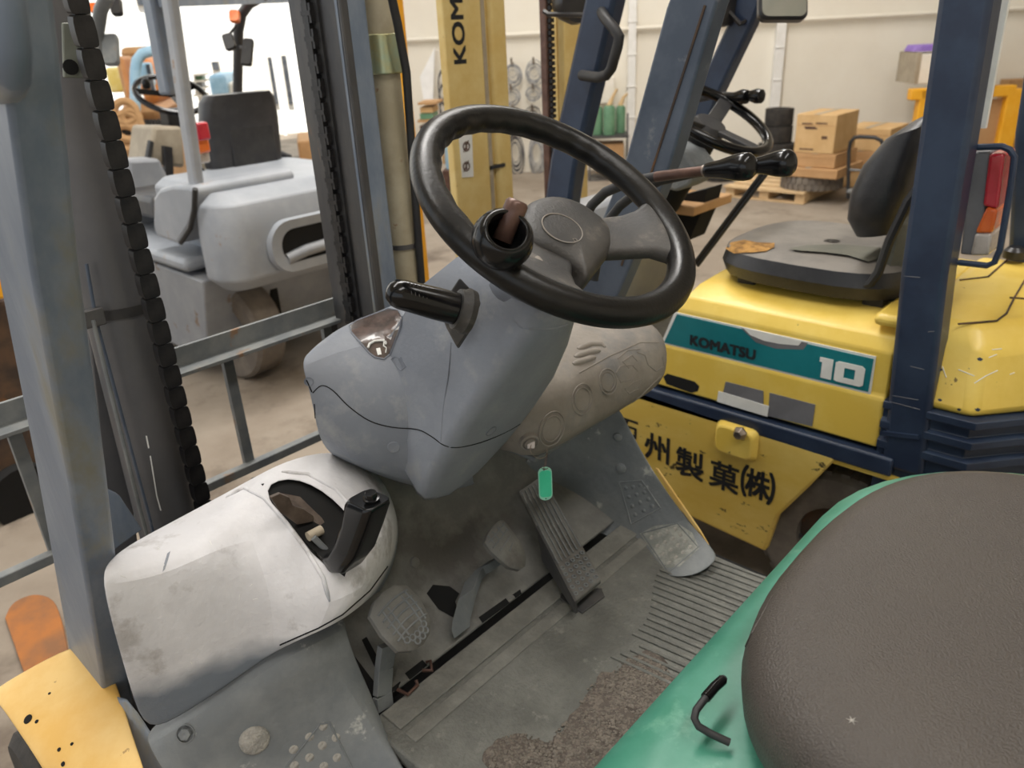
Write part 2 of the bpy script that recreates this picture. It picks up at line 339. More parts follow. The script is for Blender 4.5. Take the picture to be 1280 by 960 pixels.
# ---------------- yard beyond the doorway
fN = V((-.55, -.835, 0)); fE = V((.835, -.55, 0)); FA = V((5.2, 15.5, 0))
def F_(px, py, t=0.):
    d = ray(px, py); return CAM + d*(((FA+fN*t)-CAM).dot(fN)/d.dot(fN))
rotF = Matrix((fE, fN, V((0,0,1)))).transposed()
def fbox(b, p0, p1, t, depth, zmin=0):
    ym = (p0[1]+p1[1])/2; xm = (p0[0]+p1[0])/2; a = F_(p0[0], ym, t); c = F_(p1[0], ym, t); s0, s1 = (a-FA).dot(fE), (c-FA).dot(fE); a = F_(xm, p0[1], t); c = F_(xm, p1[1], t); z0, z1 = sorted((a.z, c.z)); z0 = max(z0, zmin)
    org = FA+fN*(t-depth/2)+fE*((s0+s1)/2); return b.box((org.x, org.y, (z0+z1)/2), (abs(s1-s0), depth, max(.02, z1-z0)), rotF)
bl = root('warehouse', FA, 'white sunlit warehouse across the yard, with dark windows and pale columns', 'building')
B().box(FA+fN*-2+V((0,0,4)), (30, 4, 8), rotF).build('wall', 'facade', bl, flat=True)
b = B(); fbox(b, (318, 70), (335, 150), .15, .15); b.build('shutter', 'white2', bl)
for p0, p1 in (((338, 70), (348, 132)), ((355, 68), (366, 132)), ((264, 76), (275, 89)), ((168, -20), (178, 8))):
    b = B(); fbox(b, p0, p1, .06, .1); wd = b.build('window', 'white2', bl)
    b = B(); q0 = (p0[0]+1, p0[1]+1); q1 = (p1[0]-1, p1[1]-1); fbox(b, q0, q1, .09, .1); b.build('pane', 'pane', wd)
for x0 in (349, 367):
    b = B(); fbox(b, (x0, 60), (x0+4, 200), .3, .3); b.build('column', 'facade', bl)
t = root('delivery_van', gz(F_(274, 118, 3)), 'pale blue box van parked across the yard below the small window', 'van')
b = B(); fbox(b, (262, 93), (284, 121), 3.5, 2.0, .35); b.build('cargo_box', 'blue', t, bevel=.05)
b = B(); fbox(b, (284, 103), (293, 121), 3.4, 1.8, .35); b.build('cab', 'white2', t, bevel=.1)
for x in (266, 288):
    b = B(); c = F_(x, 122, 3.6); b.lathe((c.x, c.y, .35), fN, [(0, -.12), (.33, -.12), (.35, 0), (.33, .12), (0, .12)], 18); b.build('wheel', 'rubber', t)
t = root('storage_rack', gz(F_(248, 118, 4.2)), 'white shelf rack with small stock in the yard left of the van', 'rack')
b = B()
for yy in (93, 101, 110, 119): fbox(b, (241, yy), (257, yy+1), 4.6, .5)
for xx in (241, 256.3): fbox(b, (xx, 92), (xx+.8, 240), 4.6, .5)
b.build('frame', 'white2', t)
for yy, cc in ((95, 'jar'), (104, 'grey3b'), (113, 'tan')):
    b = B(); fbox(b, (244, yy), (253, yy+5), 4.5, .4); b.build('bin', cc, t)
# excavator: orange machine with cab, arm and tracks
t = root('excavator', gz(F_(165, 150, 8)), 'orange excavator with a tinted cab standing in the sunlit yard at far left', 'excavator')
T8 = 8.5
b = B(); fbox(b, (150, 128), (202, 152), T8, 2.2); b.build('body', 'orange_far', t, bevel=.08)
b = B(); fbox(b, (172, 72), (196, 130), T8, 1.4); cb = b.build('cab', 'excav', t, bevel=.08)
b = B(); fbox(b, (174, 78), (191, 108), T8+.05, .1); b.build('window', 'blue', cb, bevel=.02)
b = B(); fbox(b, (186, 80), (191, 118), T8+.09, .05); b.build('door_post', 'pane', cb)
b = B(); pts = [F_(169, 158, T8+.3), F_(169, 90, T8+.3), F_(171, 76, T8+.3), F_(178, 67, T8+.3), F_(192, 63, T8+.3)]; b.tube(pts, .04, 10); b.build('exhaust_pipe', 'blue', t)
b = B(); fbox(b, (150, 58), (200, 74), T8-1.2, .8, 0); b.build('canopy', 'card2', t, bevel=.05)
b = B(); fbox(b, (150, 70), (160, 130), T8-.6, .5); b.build('arm', 'orange_far', t, bevel=.05)
b = B(); fbox(b, (150, 152), (206, 330), T8+.1, 2.4); tr = b.build('track', 'card2', t, bevel=.12)
b = B(); 
for k in range(12): fbox(b, (151+k*4.6, 150), (153.5+k*4.6, 173), T8+.14, .1)
b.build('track_plate', 'rubber', tr)
for x, y, r_ in ((157, 140, 0.080), (160, 158, 0.100), (158, 172, 0.090), (164, 148, 0.060)):
    c = F_(x, y, T8+.35); b = B(); b.torus(c, fE, V((0,0,1)), r_, .03, 18, 8); b.build('hose_coil', 'card2', t)
b = B(); fbox(b, (134, 84), (154, 116), T8-2, .2, 0); fbox(b, (138, 116), (152, 330), T8-2, .2, 0)
tag(b.build('skip', 'pale_yellow', bevel=.03), 'pale yellow skip glowing in the sun left of the excavator', 'skip')
b = B(); fbox(b, (383, 175), (402, 330), 6.5, 1.0); tag(b.build('scrap_crate', 'card2', bevel=.03), 'low tan crate in the bright yard beside the mast', 'crate')
#@@HALL
# ================================================================== goods along the hall wall
ZU = V((0, 0, 1))
g = 'cartons by the far wall'
PX = P(955, 251, Z=.0).x
p = root('pallet', (PX+.4, 3.1, 0), 'wooden pallet on the floor under the cartons and big tyre', 'pallet')
ya, yb = P(905, 240, X=PX).y, P(1004, 260, X=PX).y
def wl(s, t, z): return WA + WE*s + WN*t + V((0,0,z))
for k in range(5): B().box((PX+.05+.20*k, (ya+yb)/2, .098), (.13, ya-yb, .018)).build('board', 'wood', p, flat=True)
for k in range(3): B().box((PX+.45, yb+.05+(ya-yb-.10)*k/2, .050), (.86, .09, .074)).build('bearer', 'wood', p, flat=True)
B().box((PX+.04, (ya+yb)/2, .008), (.10, ya-yb, .012)).build('board', 'wood', p, flat=True)
def tyre(c, ax, Rr, wd, lab, m='rubber', grp='tyres by the far wall', lugs=26):
    c = V(c); ax = V(ax).normalized(); x = ax.orthogonal().normalized(); y = ax.cross(x)
    t_ = root('tyre', c - V((0,0,(wd/2 if abs(ax.z) > .5 else Rr))), lab, 'tyre', grp)
    B().lathe(c, ax, [(Rr*.58, -wd*.36), (Rr*.72, -wd*.5), (Rr*.9, -wd*.5), (Rr*.965, -wd*.4), (Rr*.975, 0), (Rr*.965, wd*.4), (Rr*.9, wd*.5), (Rr*.72, wd*.5), (Rr*.58, wd*.36), (Rr*.58, -wd*.36)], 32).build('casing', m, t_)
    b = B()
    for k in range(lugs):
        a = 2*math.pi*k/lugs; d = x*math.cos(a)+y*math.sin(a); e = ax.cross(d)
        for sg in (-1, 1):
            aa = a + sg*.5*math.pi/lugs; d = x*math.cos(aa)+y*math.sin(aa); e = ax.cross(d)
            b.box(c + d*(Rr*.965) + ax*(sg*wd*.25), (Rr*.07, Rr*.13, wd*.46), Matrix((d, e, ax)).transposed())
    b.build('tread', m, t_, flat=True)['kind'] = 'stuff'
    return t_
def abox(b, p0, p1, X, depth, zr=None):
    ym = (p0[1]+p1[1])/2; xm = (p0[0]+p1[0])/2; y0, y1 = P(p0[0], ym, X=X).y, P(p1[0], ym, X=X).y; z1, z0 = zr[::-1] if zr else (P(xm, p0[1], X=X).z, max(.004, P(xm, p1[1], X=X).z))
    b.box((X+depth/2, (y0+y1)/2, (z0+z1)/2), (depth, abs(y0-y1), z1-z0)); return y0, y1, z0, z1
def wtyre(px, py, t, Rpx, hpx, lab, z=None, **k):
    c = W(px, py, t);
    if z is not None: c.z = z
    wd_ = .165 if z is not None else 0
    dep = (c-CAM).dot(FW); tyre(c, ZU, Rpx*dep/FPX, wd_ or hpx*dep/FPX, lab, **k); return c
wtyre(972, 168, .8, 17, 13, 'narrow tyre on top of the stack left of the cartons', z=.603)
wtyre(971, 184, .8, 17, 15, 'tyre second from the top in the stack left of the cartons', z=.431)
wtyre(969, 203, .8, 22, 17, 'wide tyre low in the stack behind the lever knobs', z=.259)
wtyre(967, 222, .8, 24, 18, 'tyre at the foot of the stack behind the pallet', z=.087)
wtyre(900, 222, .9, 20, 22, 'dark tyre lying on the floor left of the pallet', z=.087)
tq = P(1006, 240, X=PX+.05); tyre((PX+.30, tq.y+.05, .168), ZU, .27, .12, 'big lugged tyre lying flat under the cartons on the pallet', m='rubberd', lugs=30)
def carton(p0, p1, X, dp, lab, zr, m='card', grp=g, print_=False):
    b = B(); y0, y1, z0, z1 = abox(b, p0, p1, X, dp, zr)
    r_ = root('carton', (X+dp/2, (y0+y1)/2, z0), lab, 'box', grp)
    b.build('body', m, r_, bevel=.006)
    B().box((X+dp/2, (y0+y1)/2, z1+.001), (dp+.004, .05, .003)).build('tape', 'tan', r_, flat=True)
    B().box((X-.001, (y0+y1)/2, z0+.72*(z1-z0)), (.003, abs(y1-y0)*.94, .005)).build('flap_seam', 'card2', r_, flat=True)
    if print_:
        for u0, u1, vv in ((.15, .42, .24), (.5, .78, .22), (.22, .5, .33), (.25, .55, .36), (.68, .82, .56), (.68, .82, .60), (.15, .5, .9)):
            B().box((X-.002, y0+(y1-y0)*(u0+u1)/2, z1-(z1-z0)*vv), (.003, abs(y1-y0)*(u1-u0), .010)).build('printed_line', 'rust', r_, flat=True)
    return r_
XC = PX+.06
c0b = P(1018, 192, X=XC).z; c1b = P(1018, 210, X=XC).z
carton((973, 209), (1046, 230), XC-.03, .60, 'wide flat carton lowest in the stack on the big tyre', (.232, c1b), m='card2')
carton((991, 192), (1044, 210), XC, .5, 'flat carton directly under the large printed carton', (c1b+.002, c0b), m='card2')
carton((994, 143), (1044, 192), XC, .5, 'large printed carton on top of the pallet stack', (c0b+.002, P(1018, 143, X=XC).z), print_=True)
XD = 7.75
za, zb_ = P(1080, 207, X=XD).z, P(1080, 189, X=XD).z
carton((1048, 207), (1100, 236), XD, .5, 'crate-like carton at the foot of the stack by the hand cart', (.004, za))
carton((1044, 189), (1106, 207), XD, .55, 'flat carton under the bulging carton behind the hand cart', (za+.002, zb_), m='card2')
carton((1053, 160), (1112, 190), XD, .5, 'bulging carton on top of the stack behind the hand cart', (zb_+.002, P(1080, 160, X=XD).z))
wr = root('carton', gz(W(1170, 104, .9)) + V((0,0,W(1173, 104, .9).z)), 'white carton high on the orange frame under the purple cloth', 'box')
b = B(); wbox(b, (1146, 67), (1200, 104), .9, .5); b.build('body', 'white2', wr, bevel=.006)
b = B(); wbox(b, (1145, 66), (1150, 105), .905, .5); b.build('edge_strip', 'tan', wr)
b = B()
for k in range(4):
    q = W(1160, 62.4-k*2.0, .65); b.box(q, (.36-.02*k, .3, .016), rotW)
tag(b.build('folded_cloth', 'purple', bevel=.007), 'folded purple cloths on top of the white carton', 'cloth')
# hand cart
XH = 6.95; hc = root('hand_cart', gz(P(1078, 240, X=XH)), 'low steel hand cart with a black hoop handle beside the pallet', 'cart')
b = B(); b.tube([P(1060, 248, X=XH), P(1061, 190, X=XH), P(1063, 178, X=XH), P(1068, 172, X=XH), P(1075, 171, X=XH), P(1094, 172, X=XH), P(1102, 176, X=XH), P(1104, 184, X=XH), P(1100, 250, X=XH)], .016, 8); b.build('handle', 'blackm', hc)
b = B(); b.tube([P(1061, 212, X=XH), P(1102, 215, X=XH)], .010, 6); b.build('rail', 'beam', hc)
yq0, yq1 = P(1060, 246, X=XH).y, P(1104, 246, X=XH).y
B().box((XH+.2, (yq0+yq1)/2, .13), (.5, yq0-yq1, .03)).build('deck', 'beam', hc, bevel=.006)
for xx in (0, .36):
    for yy in (yq0-.05, yq1+.05):
        B().lathe((XH+xx, yy, .055), (0, 1, 0), [(0, -.018), (.05, -.018), (.055, 0), (.05, .018), (0, .018)], 14).build('caster', 'blackm', hc)
# orange frame rack right
oc = root('steel_frame', gz(W(1200, 200, 1.1)), 'orange yellow steel frame standing by the wall behind the seat', 'frame')
for p0, p1 in (((1140, 109), (1270, 123)), ((1140, 112), (1152, 260)), ((1242, 112), (1262, 300))):
    b = B(); wbox(b, p0, p1, 1.1, .12); b.build('post' if p1[0]-p0[0] < 40 else 'beam', 'oframe', oc, bevel=.01)
b = B(); wbox(b, (1152, 126), (1245, 300), 1.02, .05); b.build('back_board', 'card2', oc)
b = B(); wbox(b, (1225, 0), (1246, 104), 1.2, .35); tag(b.build('tall_box', 'white2', bevel=.01), 'tall narrow cream box standing on the orange frame', 'box')
b = B(); wbox(b, (1246, 100), (1290, 260), .3, .2); tag(b.build('brown_board', 'card2'), 'plain brown board leaning on the wall right of the orange frame', 'board')
# cans with spouts on a rack
rk = root('can_rack', gz(W(760, 235, .7)), 'low dark rack holding the green spouted cans', 'rack')
b = B(); wbox(b, (735, 170), (786, 173), .75, .4); b.build('shelf', 'steel', rk)
for x in (737, 784):
    b = B(); wbox(b, (x-1, 142 if x > 760 else 168), (x+1, 232), .75, .04); b.build('post', 'steel', rk)
b = B(); wbox(b, (735, 226), (786, 229), .75, .4); b.build('shelf', 'steel', rk)
for i, (x0, x1, y0, tt) in enumerate(((735, 743, 133, .45), (739, 754, 132, .6), (753, 770, 131, .65), (769, 782, 131, .5))):
    lab = ('slim green can at the left end of the rack, half hidden', 'green can second from the left with an upright spout', 'widest green can in the middle with a spout leaning right', 'green can at the right end of the rack with a bent spout')[i]
    cr = root('spouted_can', gz(W((x0+x1)/2, 170, tt)) + V((0,0,W(x0, 170, tt).z)), lab, 'can', 'green spouted cans on the rack')
    q0, q1 = W((x0+x1)/2, 169.5, tt), W((x0+x1)/2, y0, tt); q0.z = W(760, 170, .75).z+.002; rr = (W(x1, 150, tt)-W(x0, 150, tt)).length/2*.93; h = q1.z-q0.z
    B().lathe(q0, ZU, [(0, 0), (rr*.95, 0), (rr, h*.04), (rr, h*.86), (rr*.85, h*.95), (rr*.3, h), (0, h)], 20).build('body', 'jar', cr)
    dx = (0, -2, 10, 9)[i]
    b = B(); b.tube([W((x0+x1)/2, y0+1, tt), W((x0+x1)/2+dx*.4, y0-9, tt), W((x0+x1)/2+dx, y0-(20 if i != 3 else 14), tt)], [.03, .018, .012], 8); b.build('spout', 'spout', cr)
b = B(); wbox(b, (742, 97), (768, 130), .35, .25); tag(b.build('white_carton', 'white2', bevel=.01), 'white carton against the wall behind the green cans', 'box')
b = B(); wbox(b, (745, 180), (780, 215), .68, .3); tag(b.build('crate', 'card2', bevel=.01), 'brown crate stored under the rack of green cans', 'crate')
# hose coils hung on the wall
cl = [(641, 92, 11, 13, 'coil', 'pale grey cable coil hung in the top row, left'), (668, 91, 11, 13, 'coil', 'grey cable coil hung in the top row, right, with a white centre'),
      (640, 121, 10, 10, 'coil', 'small pale coil in the second row, left'), (667, 118, 10, 8, 'coil', 'small pale coil in the second row, right'),
      (642, 146, 10, 10, 'coild', 'dark coil in the third row, left'), (666, 146, 10, 10, 'coild', 'dark coil in the third row, right'),
      (645, 192, 10, 25, 'coild', 'long dark hose coil in the bottom row, left'), (671, 192, 10, 25, 'coil', 'long grey hose coil in the bottom row, right')]
for x, y, rx, ry, m, lab in cl:
    c = W(x, y, .12); dep = (c-CAM).dot(FW); rt = root('cable_coil', c - V((0,0,ry*dep/FPX)), lab, 'coil', 'cable coils hung on the wall')
    rx *= dep/FPX; ry *= dep/FPX
    for k in range(7):
        b = B(); f = 1-.085*k; ph = random.uniform(-.1, .1)
        b.torus(c+WN*(.016*k-.03)+V((0,0,random.uniform(-.03, .03))), (WE*rx*f+V((0,0,ph*rx))), V((0,0,ry*f)), 1, .055, 26, 6)
        # torus on elliptic axes gives an elliptic hoop
        b.build('loop', m, rt)
    b = B(); b.tube([c+V((0,0,ry*.9))-WN*.11, c+V((0,0,ry*.9))+WN*.1, c+V((0,0,ry*.9+.06))+WN*.12], .012, 6); b.build('hook', 'chrome', rt)
# leaning white panels and small shelf left of the yellow mast
lp = root('leaning_panel', gz(W(548, 215, .5)), 'tall cream panel with a folded white edge leaning left of the yellow mast', 'panel')
B().prism([W(537, 72, .5), W(546, 62, .5), W(562, 70, .3), W(563, 180, .3), W(542, 160, .5)], WN*.03).build('sheet', 'white2', lp)
B().prism([W(526, 96, .6), W(544, 60, .6), W(541, 160, .6), W(530, 122, .6)], WN*.05).build('folded_edge', 'facade', lp)
c = W(556, 110, .58); b = B()
for k in range(3): b.torus(c+V((0,0,-.14*k))+WN*.02*k, WE*.07, V((0,0,.18)), 1, .10, 18, 6)
tag(b.build('hung_cable', 'coild'), 'dark cable hanging over the leaning cream panel', 'cable')
sr = root('small_shelf', gz(W(535, 215, .8)), 'small wooden shelf with stock standing left of the yellow mast', 'shelf')
for yy in (128, 150, 172):
    b = B(); wbox(b, (522, yy), (545, yy+3), 1.35, .4); b.build('board', 'card2', sr)
for yy, m in ((134, 'card'), (142, 'jar'), (157, 'rust'), (164, 'white2')):
    b = B(); wbox(b, (525, yy), (541, yy+7), 1.31, .3); b.build('stock', m, sr)
b = B(); wbox(b, (552, 176), (572, 205), .9, .4); tag(b.build('carton', 'card', bevel=.01), 'tan carton seen through the steering wheel left of the yellow mast', 'box')
b = B(); c = W(567, 213, 1.12); b.lathe(c+V((0,0,.02)), ZU, [(0, 0), (.075, 0), (.08, .03), (.08, .3), (.04, .34), (.03, .38), (0, .38)], 16); tag(b.build('bottle', 'blue'), 'pale blue bottle standing beside the tan carton', 'bottle')
b = B(); wbox(b, (553, 213), (580, 240), 1.28, .3); tag(b.build('tool_box', 'rust', bevel=.01), 'brown red tool box on the floor under the blue bottle', 'box')
# dark machine and boards beyond the left pillar
dm = root('rusty_attachment', (.30, 2.9, 0), 'dark rusty steel attachment with a yellow edge standing beyond the left pillar', 'machine')
B().prism([P(-60, 378, Y=3.0), P(52, 378, Y=3.0), P(60, 470, Y=3.0), P(105, 618, Y=3.0), P(-60, 700, Y=3.0)], (0, .5, 0)).build('frame', 'rustd', dm, bevel=.01)  # lower part reaches down to stand for dark shadows near the floor
B().prism([P(-40, 300, Y=2.98), P(9, 310, Y=2.98), P(11, 372, Y=2.98), P(-40, 385, Y=2.98)], (0, .3, 0)).build('yellow_edge', 'oframe', dm, bevel=.01)
B().lathe(P(30, 615, Y=2.98), (0, -1, 0), [(0, -.02), (.11, -.02), (.12, .03), (.12, .06), (0, .05)], 24).build('hub', 'void', dm)
c = P(45, 785, Z=.0); b = B()
q = smooth([(6, 772), (14, 756), (30, 746), (48, 743), (66, 750), (76, 772), (84, 806), (92, 850)], 3)+[(40, 870)]
b.prism([P(x, y, Z=.012) for x, y in q], (0, 0, -.01))
tag(b.build('floor_plate', 'orustic', bevel=.003), 'rounded rusty orange plate lying flat on the floor at lower left', 'plate')
#@@T3
# ================================================================== pale grey forklift facing the yard
T3 = root('forklift', (2.0, 3.9, 0), 'pale grey forklift seen from behind, parked at the bright doorway', 'forklift')
# counterweight with rounded plan outline and a recessed slot
def planloop(x0, x1, y0, y1, r, z, n=5):
    out = []
    for cx, cy, a0 in ((x1-r, y1-r, 0), (x0+r, y1-r, 90), (x0+r, y0+r, 180), (x1-r, y0+r, 270)):
        for i in range(n+1):
            a = R(a0+90*i/n); out.append(V((cx+r*math.cos(a), cy+r*math.sin(a), z)))
    return out
b = B(); b.loft([planloop(1.56, 2.52, 3.12, 3.30, .08, .52), planloop(1.50, 2.58, 3.06, 3.34, .12, .58), planloop(1.50, 2.58, 3.04, 3.34, .13, .78), planloop(1.52, 2.56, 3.08, 3.34, .12, .90), planloop(1.57, 2.51, 3.16, 3.34, .08, .945)])
b.build('counterweight', 'grey3', T3, bevel=.012, seg=2)
B().loft([planloop(1.66, 2.46, 3.30, 4.0, .06, .58), planloop(1.66, 2.46, 3.30, 4.0, .06, .90), planloop(1.70, 2.42, 3.34, 3.96, .06, .94)]).build('engine_hood', 'grey3', T3, bevel=.01)
B().tube([P(244, 236, X=1.49), P(243, 262, X=1.49), P(238, 285, X=1.49), P(226, 303, X=1.49)], .012, 8).build('side_hose', 'blackm', T3)
b = B()
q = rrect(0, 0, .46, .24, .11, 6); q2 = rrect(0, 0, .34, .15, .07, 6); sx, sz = P(392, 300, Y=3.03).x, P(392, 300, Y=3.03).z
fr = b.loft([[V((sx+a, 3.045, sz+c_)) for a, c_ in q], [V((sx+a, 3.015, sz+c_)) for a, c_ in [(u*.97, v*.96) for u, v in q]], [V((sx+a, 3.02, sz+c_)) for a, c_ in q2], [V((sx+a, 3.05, sz+c_)) for a, c_ in q2]], caps=False).build('slot_frame', 'grey3', T3)
B().prism([V((sx+a, 3.03, sz+c_)) for a, c_ in q2], (0, .02, 0)).build('slot', 'void', T3)
b = B(); b.tube([(sx-.15, 3.030, sz-.055), (sx-.05, 3.022, sz-.035), (sx+.05, 3.022, sz-.03), (sx+.15, 3.03, sz-.04)], .026, 10)
b.build('radiator_hose', 'grey3b', T3)
B().prism([P(a, b_, X=1.50) for a, b_ in [(242, 240), (242, 262), (236, 284), (222, 306), (196, 296), (191, 284), (191, 246), (198, 236), (214, 231), (236, 232)]], (.5, 0, 0)).build('side_cover', 'grey3', T3, bevel=.03, seg=3)
B().box((2.02, 4.35, .615), (1.08, 1.9, .06)).build('chassis', 'grey3', T3, bevel=.02)
B().prism([(1.50, 5.2, .20), (1.50, 3.70, .14), (1.50, 3.40, .22), (1.50, 3.30, .56), (1.50, 5.2, .60)], (.9, 0, 0)).build('side_skirt', 'grey3b', T3, bevel=.01)
B().box((2.0, 3.6, .45), (.6, .4, .3)).build('rear_axle', 'steel', T3, bevel=.03)
def wheel(par, c, ax, Rr, wd, m='rubber', mh='grey3', name='wheel', hub=.5):
    b = B(); b.lathe(c, ax, [(Rr*hub, -wd*.4), (Rr*.62, -wd*.5), (Rr*.93, -wd*.5), (Rr, -wd*.4), (Rr, wd*.4), (Rr*.93, wd*.5), (Rr*.62, wd*.5), (Rr*hub, wd*.4), (Rr*hub, -wd*.4)], 36); wh = b.build(name, m, par)
    B().lathe(c, ax, [(0, -wd*.28), (Rr*hub*.5, -wd*.30), (Rr*hub*.55, -wd*.2), (Rr*hub, -wd*.22), (Rr*hub, wd*.22), (Rr*hub*.55, wd*.2), (Rr*hub*.5, wd*.3), (0, wd*.28)], 20).build('rim', mh, wh)
    b = B(); ax = V(ax).normalized(); x = ax.orthogonal(); y = ax.cross(x)
    for k in range(6):
        a = k*math.pi/3; 
        for sg in (-1, 1): b.lathe(V(c)+(x*math.cos(a)+y*math.sin(a))*Rr*hub*.75+ax*(sg*wd*.22), ax*sg, [(0, 0), (.012, 0), (.012, .016), (0, .016)], 6)
    b.build('wheel_nut', 'steel', wh)
    return wh
wheel(T3, (1.71, 3.45, .245), (1, .12, 0), .245, .17, 'rubberd')
B().prism([(1.84, 3.34, .20), (1.84, 3.75, .20), (1.84, 3.75, .55), (1.84, 3.34, .55)], (.04, 0, 0)).build('wheel_arch_shade', 'void', T3)  # near-black sheet put behind the wheel for the shade in the arch
wheel(T3, (2.36, 3.45, .245), (1, .12, 0), .245, .17, 'rubber')
B().lathe((2.0, 4.3, .05), (0, 0, 1), [(0, 0), (.2, 0), (.2, .3), (0, .3)], 16).build('underbody', 'steel', T3)
# seat back
def slabloft(pts_fn, n): return [pts_fn(i/(n-1)) for i in range(n)]
c = P(300, 175, Y=3.95); wS = .215
prof = [(.0, -.24, .8), (.0, -.22, .95), (.01, -.05, 1.0), (.03, .10, 1.0), (.05, .2, .94), (.06, .235, .8)]
b = B(); b.loft([[V((c.x+a*f, c.y-dy+e, c.z+dz)) for a, e in rrect(0, 0, 2*wS, .13, .05, 4)] for dy, dz, f in prof]); sb_ = b.build('seat_back', 'seat2', T3)
B().box((c.x+.03, c.y-.075, c.z-.03), (.26, .03, .34)).build('back_pocket', 'blackm', sb_, bevel=.01)
B().box((c.x, c.y+.15, c.z-.30), (.46, .46, .12)).build('seat_cushion', 'seat2', T3, bevel=.04)
for sx_ in (-1, 1): B().tube([(c.x+sx_*.25, c.y-.02, c.z-.28), (c.x+sx_*.26, c.y-.02, c.z-.12), (c.x+sx_*.25, c.y+.1, c.z-.1)], .022, 8).build('seat_lever', 'blackm', T3)
# guard pillars and roof
def pil(par, pts, wx, wy, m, name='pillar', **k):
    b = B(); secs = []
    for p_ in pts:
        p_ = V(p_); secs.append([p_+V((x*wx/2, y*wy/2, 0)) for x, y in ((-1,-1),(1,-1),(1,1),(-1,1))])
    b.loft(secs); return b.build(name, m, par, bevel=.012, **k)
a0, a1 = P(211, -10, X=1.56), P(246, 232, X=1.56)
pil(T3, [a1, a0, V((1.56, a0.y-.05, 2.05))], .045, .07, 'grey3')
a0, a1 = P(193, 0, X=1.60), P(214, 118, X=1.60)
pil(T3, [a1, a0, V((1.6, a0.y-.2, 2.05))], .07, .09, 'slate')
a0, a1 = P(297, 20, X=2.50), P(297, 118, X=2.50)
b = B(); pts = [P(298, 180, X=2.5), P(297, 118, X=2.5), P(298, 40, X=2.5), P(302, 18, X=2.5), P(312, 4, X=2.5), P(330, -6, X=2.5)]; b.tube(pts, .028, 10); b.build('pillar', 'steel', T3)
b = B(); b.tube([P(128, 70, X=1.62), P(122, 40, X=1.62), P(126, 12, X=1.62), P(136, -8, X=1.62)], .03, 10); b.build('pillar', 'beam', T3)
b = B(); b.bar(P(205, 0, X=1.6), P(380, -3, Y=4.6), .05, .05, (0, 0, 1)); b.build('roof_bar', 'slate', T3)
def mirror(par, px, py, w_, h_, X_, tl=0., m='lamp', name='mirror'):
    c = P(px, py, X=X_); dep = (c-CAM).dot(FW)/FPX; rt2 = CX*math.cos(tl)+CY*math.sin(tl); u2 = CY*math.cos(tl)-CX*math.sin(tl)
    n_ = rt2.cross(u2); q = rrect(0, 0, w_*dep, h_*dep, min(w_, h_)*dep*.25, 3)
    B().loft([[c+rt2*a*.94+u2*e*.94-n_*.02 for a, e in q], [c+rt2*a+u2*e for a, e in q], [c+rt2*a*.9+u2*e*.9+n_*.012 for a, e in q]]).build(name, m, par)
mirror(T3, 286, 52, 14, 21, 2.4, .3); mirror(T3, 309, 65, 13, 35, 2.46, -.1, 'blackm'); mirror(T3, 138, 62, 19, 40, 1.64, .05, 'beam'); mirror(T3, 145, 8, 13, 22, 1.7, .1, 'lamp')
mirror(T3, 293, 20, 13, 15, 2.42, 0, 'orange', 'signal_lamp'); mirror(T3, 117, 10, 9, 12, 1.7, 0, 'orange', 'signal_lamp')
b = B(); b.tube([P(297, 30, X=2.46), P(286, 44, X=2.42), P(286, 52, X=2.41)], .008, 6); b.tube([P(298, 58, X=2.5), P(308, 60, X=2.46)], .01, 6); b.build('mirror_arm', 'steel', T3)
# tail light
for yy, m in ((164, 'red'), (180, 'orange'), (193, 'clear')):
    c_ = P(251, yy, X=1.66); B().box(c_, (.06, .05, .075)).build('tail_light', m, T3, bevel=.01)
# steering wheel, column, levers
c = P(214, 118, Y=4.62); wx_, wy_ = V((1, 0, 0)), V((0, .86, .5))
sw = B().torus(c, wx_, wy_, .19, .016, 32, 8).build('steering_wheel', 'black', T3)
b = B()
for a in (20, 160, 270): b.bar(c, c+(wx_*math.cos(R(a))+wy_*math.sin(R(a)))*.18, .03, .015, (0, 0, 1))
b.build('spoke', 'black', sw)
B().lathe(P(183, 110, Y=4.6), (0, -.3, 1), [(0, 0), (.02, .0), (.025, .03), (.014, .05), (0, .055)], 12).build('spinner_knob', 'black', sw)
pil(T3, [P(224, 160, Y=4.8), P(219, 135, Y=4.75)], .16, .12, 'blackm', 'column')
B().prism([P(192, 158, Y=4.6), P(228, 158, Y=4.6), P(232, 210, Y=4.6), P(186, 205, Y=4.6)], (0, .3, 0)).build('dash_panel', 'tan', T3, bevel=.02)
B().prism([P(205, 182, Y=4.55), P(216, 184, Y=4.55), P(218, 225, Y=4.55), P(208, 225, Y=4.55)], (0, .04, 0)).build('pedal_lever', 'blackm', T3, bevel=.005)
B().prism([P(188, 175, Y=4.55), P(193, 178, Y=4.55), P(188, 208, Y=4.55), P(182, 208, Y=4.55)], (0, .04, 0)).build('pedal_lever', 'blackm', T3, bevel=.005)
B().prism([P(160, 200, Y=4.4), P(200, 198, Y=4.4), P(215, 230, Y=4.4), P(215, 290, Y=4.4), P(165, 290, Y=4.4)], (0, .2, 0)).build('footwell', 'grey3b', T3, bevel=.02)
B().box((2.0, 4.25, .78), (.7, .5, .12)).build('engine_deck', 'steel', T3, bevel=.03)
#@@T2
# ================================================================== yellow forklift
T2 = root('forklift', (2.15, .9, 0), 'yellow forklift with navy pillars, teal side decal and torn black seat, parked on the right', 'forklift')
SX = 1.75
def yz(pts, x): return [V((x, a, b)) for a, b in pts]
